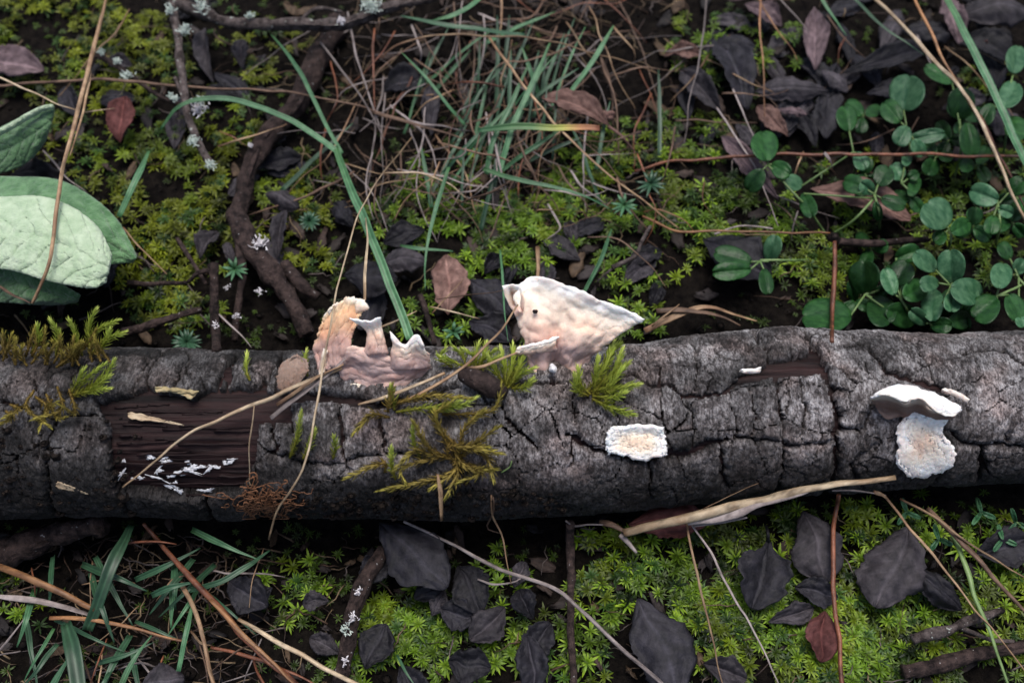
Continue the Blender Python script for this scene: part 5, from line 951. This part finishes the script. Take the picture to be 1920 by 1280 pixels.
for k in range(84):
    z_ = random.choice([0, 1, 1, 2]); x, y = [(random.uniform(60, 640), random.uniform(20, 560)), (random.uniform(1250, 1900), random.uniform(-10, 300)), (random.uniform(660, 1250), random.uniform(420, 610))][z_]
    if k > 70: x, y = random.uniform(460, 1150), random.uniform(1000, 1270); z_ = 3
    a = random.uniform(0, 6.28); L = random.uniform(45, 95)
    mt_ = random.choice(['leafdark', 'leafdark', 'leafgrey'])
    D(['small %s dead leaf sunk in the left moss', 'small %s dead leaf in the heap behind the clover', 'small %s dead leaf between the tangle and the branch', 'small %s dead leaf in the dark near soil'][z_] % ('black' if mt_ == 'leafdark' else 'grey'), mt_, (x, y, 3), (x+math.cos(a)*L, y+math.sin(a)*L, 3), L*random.uniform(.5, .75), random.uniform(.5, 2), random.uniform(-1.2, 1.5), random.uniform(-.2, .2), group=['dim leaves in the left moss', 'dim leaves behind the clover', 'dim leaves behind the branch', 'dim leaves near soil'][z_])

prts = []
for k in range(620):
    x, y = random.uniform(-200, 2120), random.choice([random.uniform(-150, 640), random.uniform(955, 1400)]); b0 = at(x, y, 0); h_ = float(ground(b0[0], b0[1]))/MM; tp = np.interp(x, ST[:, 0], ST[:, 1]); bt = np.interp(x, ST[:, 0], ST[:, 2])
    if tp-12 < y < bt+12: continue
    a = random.uniform(0, 6.28); L = random.uniform(8, 26); g_ = np.zeros((5, 5, 3)); t_, v = np.meshgrid(np.linspace(-1, 1, 5), np.linspace(-1, 1, 5), indexing='ij'); ex = t_*L+rng.normal(0, 2, (5, 5)); ey = v*L*random.uniform(.3, .6)*(1-.6*np.abs(t_))+rng.normal(0, 1.5, (5, 5))
    G = at(x+ex*math.cos(a)-ey*math.sin(a), y+ex*math.sin(a)+ey*math.cos(a), h_+.6+random.uniform(0, 2)+rng.normal(0, .25, (5, 5))+random.uniform(-.06, .06)*ex); V, F = grid_sheet(G, .2*MM, 1.); prts.append((V, F, np.tile(np.array(random.choice([(.016, .013, .014), (.03, .022, .02), (.06, .04, .033), (.045, .036, .036), (.10, .065, .04)])), (len(V), 1))))
V, F, C, _ = join(prts); tag(mk('leaf_litter', V, F, MT['litter'], col=C), 'small torn scraps of dead leaf strewn on the soil', 'litter', kind='stuff')

# ------------------------------------------------------------------ sage plant at the left
sg = empty('sage_plant', at(-60, 420, 8)); tag(sg, 'sage plant with thick felted pale green leaves beside the bent tan stem', 'plant')
def sleaf(mat, rows_, seed, th=.9, rip=.5):
    g_ = loft(rows_, 110, 60); s, t_ = np.meshgrid(np.linspace(0, 1, 110), np.linspace(0, 1, 60)); c1_, c2_ = voro(s*26+fbm(s*8, t_*6, 2, 3)*.8, t_*15+fbm(s*9, t_*6, 2, 5)*.8, seed)
    g_[..., 2] += fbm(s*8, t_*6, 2, seed)*rip*.7+np.clip(c2_-c1_, 0, .5)*rip*.38-.30*np.exp(-(((s*7+np.abs(t_-.5)*3.2+.25*fbm(s*5, t_*5, 2, seed+3)) % 1-.5)/.10)**2)+fbm(s*30, t_*18, 3, seed+6)*rip*.25+1.0*np.sin(t_*math.pi)*.6-.5*np.exp(-((t_-.5)/.06)**2)
    V, F = grid_sheet(at(g_[..., 0], g_[..., 1], g_[..., 2]), th*MM, .5); mk('leaf', V, F, MT[mat], sg)
sleaf('sagedark', [[(-80,330,15),(20,332,17),(110,338,18),(180,375,18),(225,420,17),(256,482,16)], [(-80,400,17),(20,410,19),(110,420,20),(170,440,19),(215,465,17),(254,486,16)], [(-80,480,16),(20,490,17),(110,500,18),(170,500,17),(215,495,16),(250,490,15)]], 5)
sleaf('sage', [[(-80,375,24),(10,370,26),(80,370,27),(140,392,27),(185,430,26),(208,480,25)], [(-80,430,25),(10,430,27),(80,435,28),(140,455,28),(185,485,27),(206,500,25)], [(-80,505,24),(10,505,25),(80,524,26),(130,535,26),(175,540,26),(198,528,25)]], 9, 1.3, .6)
sleaf('sagedark', [[(-80,450,17),(0,460,19),(60,500,20),(110,530,19),(150,555,18)], [(-80,520,15),(0,530,17),(60,550,18),(110,560,17),(148,560,17)], [(-80,560,12),(0,566,14),(60,570,15),(110,570,15),(146,564,16)]], 13)
sleaf('sagedark', [[(-80,280,17),(0,240,20),(50,215,22),(85,202,23),(102,200,23)], [(-80,310,14),(0,290,17),(50,265,19),(85,240,21),(100,212,22)], [(-80,335,12),(0,325,14),(50,305,15),(80,270,17),(90,235,20)]], 17)
sleaf('sage', [[(-80,272,21),(0,243,23.5),(50,215,25),(80,201,25.5),(100,198,25)], [(-80,285,19),(0,252,22),(50,224,23.5),(82,206,24),(101,202,24)]], 19, .8, .2)
W = at([-70, -90, -120], [440, 480, 560], [20, 12, 1]); V, F, al = tube(cr(W, 12), .0022, 10); mk('stem', V, F, MT['sagedark'], sg)

# ------------------------------------------------------------------ clover
def leaflet(cx_, cy_, rx, ry, rot, h_, mat, parent, tilt=(0, 0)):
    a = math.radians(rot); nv, nu = 15, 13; t_, v = np.meshgrid(np.linspace(0, 1, nv), np.linspace(-1, 1, nu), indexing='ij'); sd = int(cx_*3+cy_) % 777
    pr = np.sqrt(np.clip(1-(2*np.clip(t_, .012, .988)-1)**2, 0, 1))**.85*(.86+.25*t_); u_ = (t_-.5)*2*ry; wv = v*pr*rx
    notch = -.10*ry*np.exp(-(v/.16)**2)*np.clip((t_-.85)/.15, 0, 1); u_ = u_+notch
    px_ = cx_+u_*math.cos(a)-wv*math.sin(a); py_ = cy_+u_*math.sin(a)+wv*math.cos(a)
    z = h_+(np.abs(v)*pr*rx*.030)+tilt[0]*u_*.06+tilt[1]*wv*.06-.6*((t_-.5)*2)**2+.13*np.abs(np.sin((t_*8-np.abs(v)*1.8)*math.pi))*(1-np.exp(-(v/.2)**2))-.15*np.exp(-(v/.1)**2)+.25*fbm(t_*3+sd, v*2, 2, sd)
    V, F = grid_sheet(at(px_, py_, z), .2*MM, .6); return mk('leaflet', V, F, MT[mat], parent)
def sprig(label, node, h_, leaflets, foot, r_=2.6, mats=('clover', 'clover', 'cloverpale'), group=None):
    root = empty('clover_sprig', at(foot[0], foot[1], 2)); tag(root, label, 'clover', group)
    for k, l in enumerate(leaflets):
        cx_, cy_, rx, ry, rot = l[:5]; m_ = l[5] if len(l) > 5 else random.choice(mats)
        o = leaflet(cx_, cy_, rx, ry, rot, h_+random.uniform(-1, 1.5), m_, root, (random.uniform(-2., 2.), random.uniform(-2., 2.)))
        a = math.radians(rot); bx, by = cx_-math.cos(a)*ry*.97, cy_-math.sin(a)*ry*.97
        if math.hypot(bx-node[0], by-node[1]) > 3: W = at(*np.array([(node[0], node[1], h_-.6), ((bx+node[0])/2, (by+node[1])/2, h_-.5), (bx, by, h_-.4)]).T); V, F, al = tube(W, .00026, 6); mk('leaflet_stalk', V, F, MT['stemgreen'], o, along=al)
    W = path([(node[0], node[1], h_-.6), ((node[0]+foot[0])/2+6, (node[1]+foot[1])/2, h_-1.5), (foot[0], foot[1], 2)], r=.0003, wob=3); V, F, al = tube(W, r_*PX, 7); mk('stalk', V, F, MT['stemgreen'], root, along=al)
P_, C_ = 'cloverpale', 'clover'
sprig('three-leaved clover sprig poised over the reddish level stem', (1441,308), 15, [(1434,274,26,28,-98,C_), (1464,318,17,20,30,C_), (1416,338,18,24,125,C_)], (1550,442))
sprig('clover sprig with a bright round leaflet over the veined brown leaf', (1640,365), 14, [(1626,352,15,16,-140,P_), (1656,330,20,20,-60,C_), (1602,346,18,22,200,C_), (1675,380,14,24,20,C_)], (1650,430))
sprig('small folded clover leaflets hanging on the brown leaf', (1640,372), 13, [(1645,396,10,18,80,C_), (1515,385,16,24,70,C_)], (1560,440))
sprig('clover leaflet pair above the reddish level stem end', (1600,285), 11, [(1588,222,20,24,-100,C_), (1614,302,15,18,60,P_), (1488,343,16,17,200,P_)], (1600,330))
sprig('large glossy wrinkled clover leaves under the joining straws', (1700,240), 12, [(1700,175,34,34,-80,P_), (1672,210,20,24,-130,C_), (1692,255,18,20,120,P_), (1738,256,14,34,-10,P_), (1722,278,14,18,60,P_)], (1700,320))
sprig('small clover leaflets by the brown veined leaf', (1690,345), 11, [(1682,322,17,17,-120,P_), (1712,330,11,12,-30,C_), (1700,300,10,12,-70,P_)], (1710,380))
sprig('tall clover leaflets beside the wide green blade', (1800,240), 13, [(1802,195,26,30,-85,C_), (1818,262,20,32,80,C_), (1760,140,14,30,-150,C_)], (1790,330))
sprig('clover leaflets half behind the wide green blade', (1880,210), 14, [(1894,178,22,26,-60,P_), (1905,112,20,26,-80,P_), (1850,215,16,22,120,C_), (1905,240,22,24,40,C_)], (1880,300))
sprig('bright round clover leaflets right of the veined brown leaf', (1780,430), 15, [(1757,402,31,30,-130,P_), (1801,426,17,20,-30,C_), (1762,445,14,14,140,C_)], (1770,480))
sprig('blue green clover leaflet crossed by the rusty stem', (1870,385), 15, [(1845,366,22,28,200,P_), (1886,396,13,15,20,P_), (1860,422,16,18,100,C_), (1905,350,18,20,-40,C_)], (1870,460))
sprig('dark clover sprig over the black leaf behind the branch', (1425,490), 13, [(1448,466,17,26,-75,P_), (1374,482,20,36,195,C_), (1372,508,18,36,175,C_), (1436,528,14,24,80,C_)], (1520,488), mats=(C_,))
sprig('big dark clover leaflets around the jointed stem foot', (1622,552), 11, [(1620,520,30,31,-90,C_), (1550,592,34,46,180,C_), (1652,582,28,30,55,C_), (1690,590,24,30,20,C_)], (1655,540))
sprig('clover leaflets with a pale folded one, behind the right of the branch', (1690,560), 13, [(1668,528,16,26,-110,P_), (1702,476,18,24,-20,C_), (1690,512,24,24,-60,C_), (1715,545,22,24,-30,C_)], (1700,600))
sprig('crinkled pale clover leaflets in a cluster', (1782,535), 16, [(1735,490,18,26,-140,P_), (1784,500,27,32,-95,P_), (1812,546,26,30,15,P_), (1786,566,17,19,95,P_), (1742,532,16,18,175,P_)], (1740,600))
sprig('clover leaflets rising just behind the bark at the right', (1745,605), 12, [(1748,572,22,30,-90,P_), (1722,594,15,20,-140,P_), (1765,610,16,20,0,C_), (1800,600,18,20,-10,C_)], (1745,618))
sprig('clover leaflets on a long stalk at the right end of the branch', (1868,555), 15, [(1877,517,21,24,-80,P_), (1848,578,27,29,140,C_), (1904,576,20,28,60,C_)], (1935,520))
sprig('small pale clover leaflets at the far right', (1910,520), 13, [(1912,500,14,16,-60,P_), (1885,470,14,18,-120,C_), (1915,600,12,14,70,P_)], (1930,560))
for k in range(16):
    x, y = random.uniform(1590, 1915), random.uniform(190, 600); sprig('low shaded clover sprig beneath the taller clover', (x, y), random.uniform(6, 9), [(x+20*math.cos(q+k), y+20*math.sin(q+k), random.uniform(11, 17), random.uniform(14, 20), math.degrees(q+k), C_) for q in (0, 2.1, 4.2)], (x+random.uniform(-30, 30), y+30), 2, group='low shaded clover sprigs')
for x, y in [(1760,1010),(1840,960),(1880,1010),(1700,960),(1905,980)]:
    sprig('pale narrow seedling leaves in shade below the right branch end', (x, y), 6, [(x+14*math.cos(q), y+14*math.sin(q), 5, 15, math.degrees(q), P_) for q in (.4, 2.2, 4.4)], (x+8, y+18), 1.6, group='seedlings below the right end')
for x, y, lb in [(958,860,'tiny round green seedling on the low bark'),(545,1170,'tiny seedling on near dark soil')][:1]:
    sprig(lb, (x, y+2), 26 if y < 900 else 6, [(x, y, 5, 7, -10, C_)], (940,885), 1.2)
# spiky green sprouts
def spike(label, x, y, r_, n_, h_, mat):
    root = empty('spiky_sprout', at(x, y, 2)); tag(root, label, 'sprout')
    for k in range(n_):
        a = k*2.4; el = .25+.5*(k/n_); W = at(*np.array([(x, y, h_), (x+math.cos(a)*r_*.5, y+math.sin(a)*r_*.45, h_+1+el), (x+math.cos(a)*r_, y+math.sin(a)*r_*.9, h_+.6+el*2)]).T)
        V, F, al = tube(cr(W, 6), np.array([.2, .45, .5, .45, .3, .05])*MM, 6, .25); mk('leaf', V, F, MT[mat], root, along=al)
    V, F, al = tube(at([x, x+2, x+3], [y, y+3, y+5], [h_, h_*.6, 0]), .00035, 6); mk('stem', V, F, MT['stemgreen'], root, along=al)
spike('spiky green sprout beside the upright brown stick', 440, 505, 26, 9, 9, 'grass')
spike('dark green spiky sprout right of the grass tangle', 1220, 345, 30, 11, 9, 'grassdark')
spike('green spiky sprout above the fan fungus', 1170, 385, 26, 10, 9, 'grass')
spike('dark mossy sprout right of the shrivelled leaf', 580, 415, 22, 16, 8, 'grassdark')
spike('green leafy sprout between the two bracket fungi', 850, 622, 22, 6, 12, 'grass')
spike('dark bushy sprout behind the left bark edge', 350, 642, 30, 18, 8, 'grassdark')
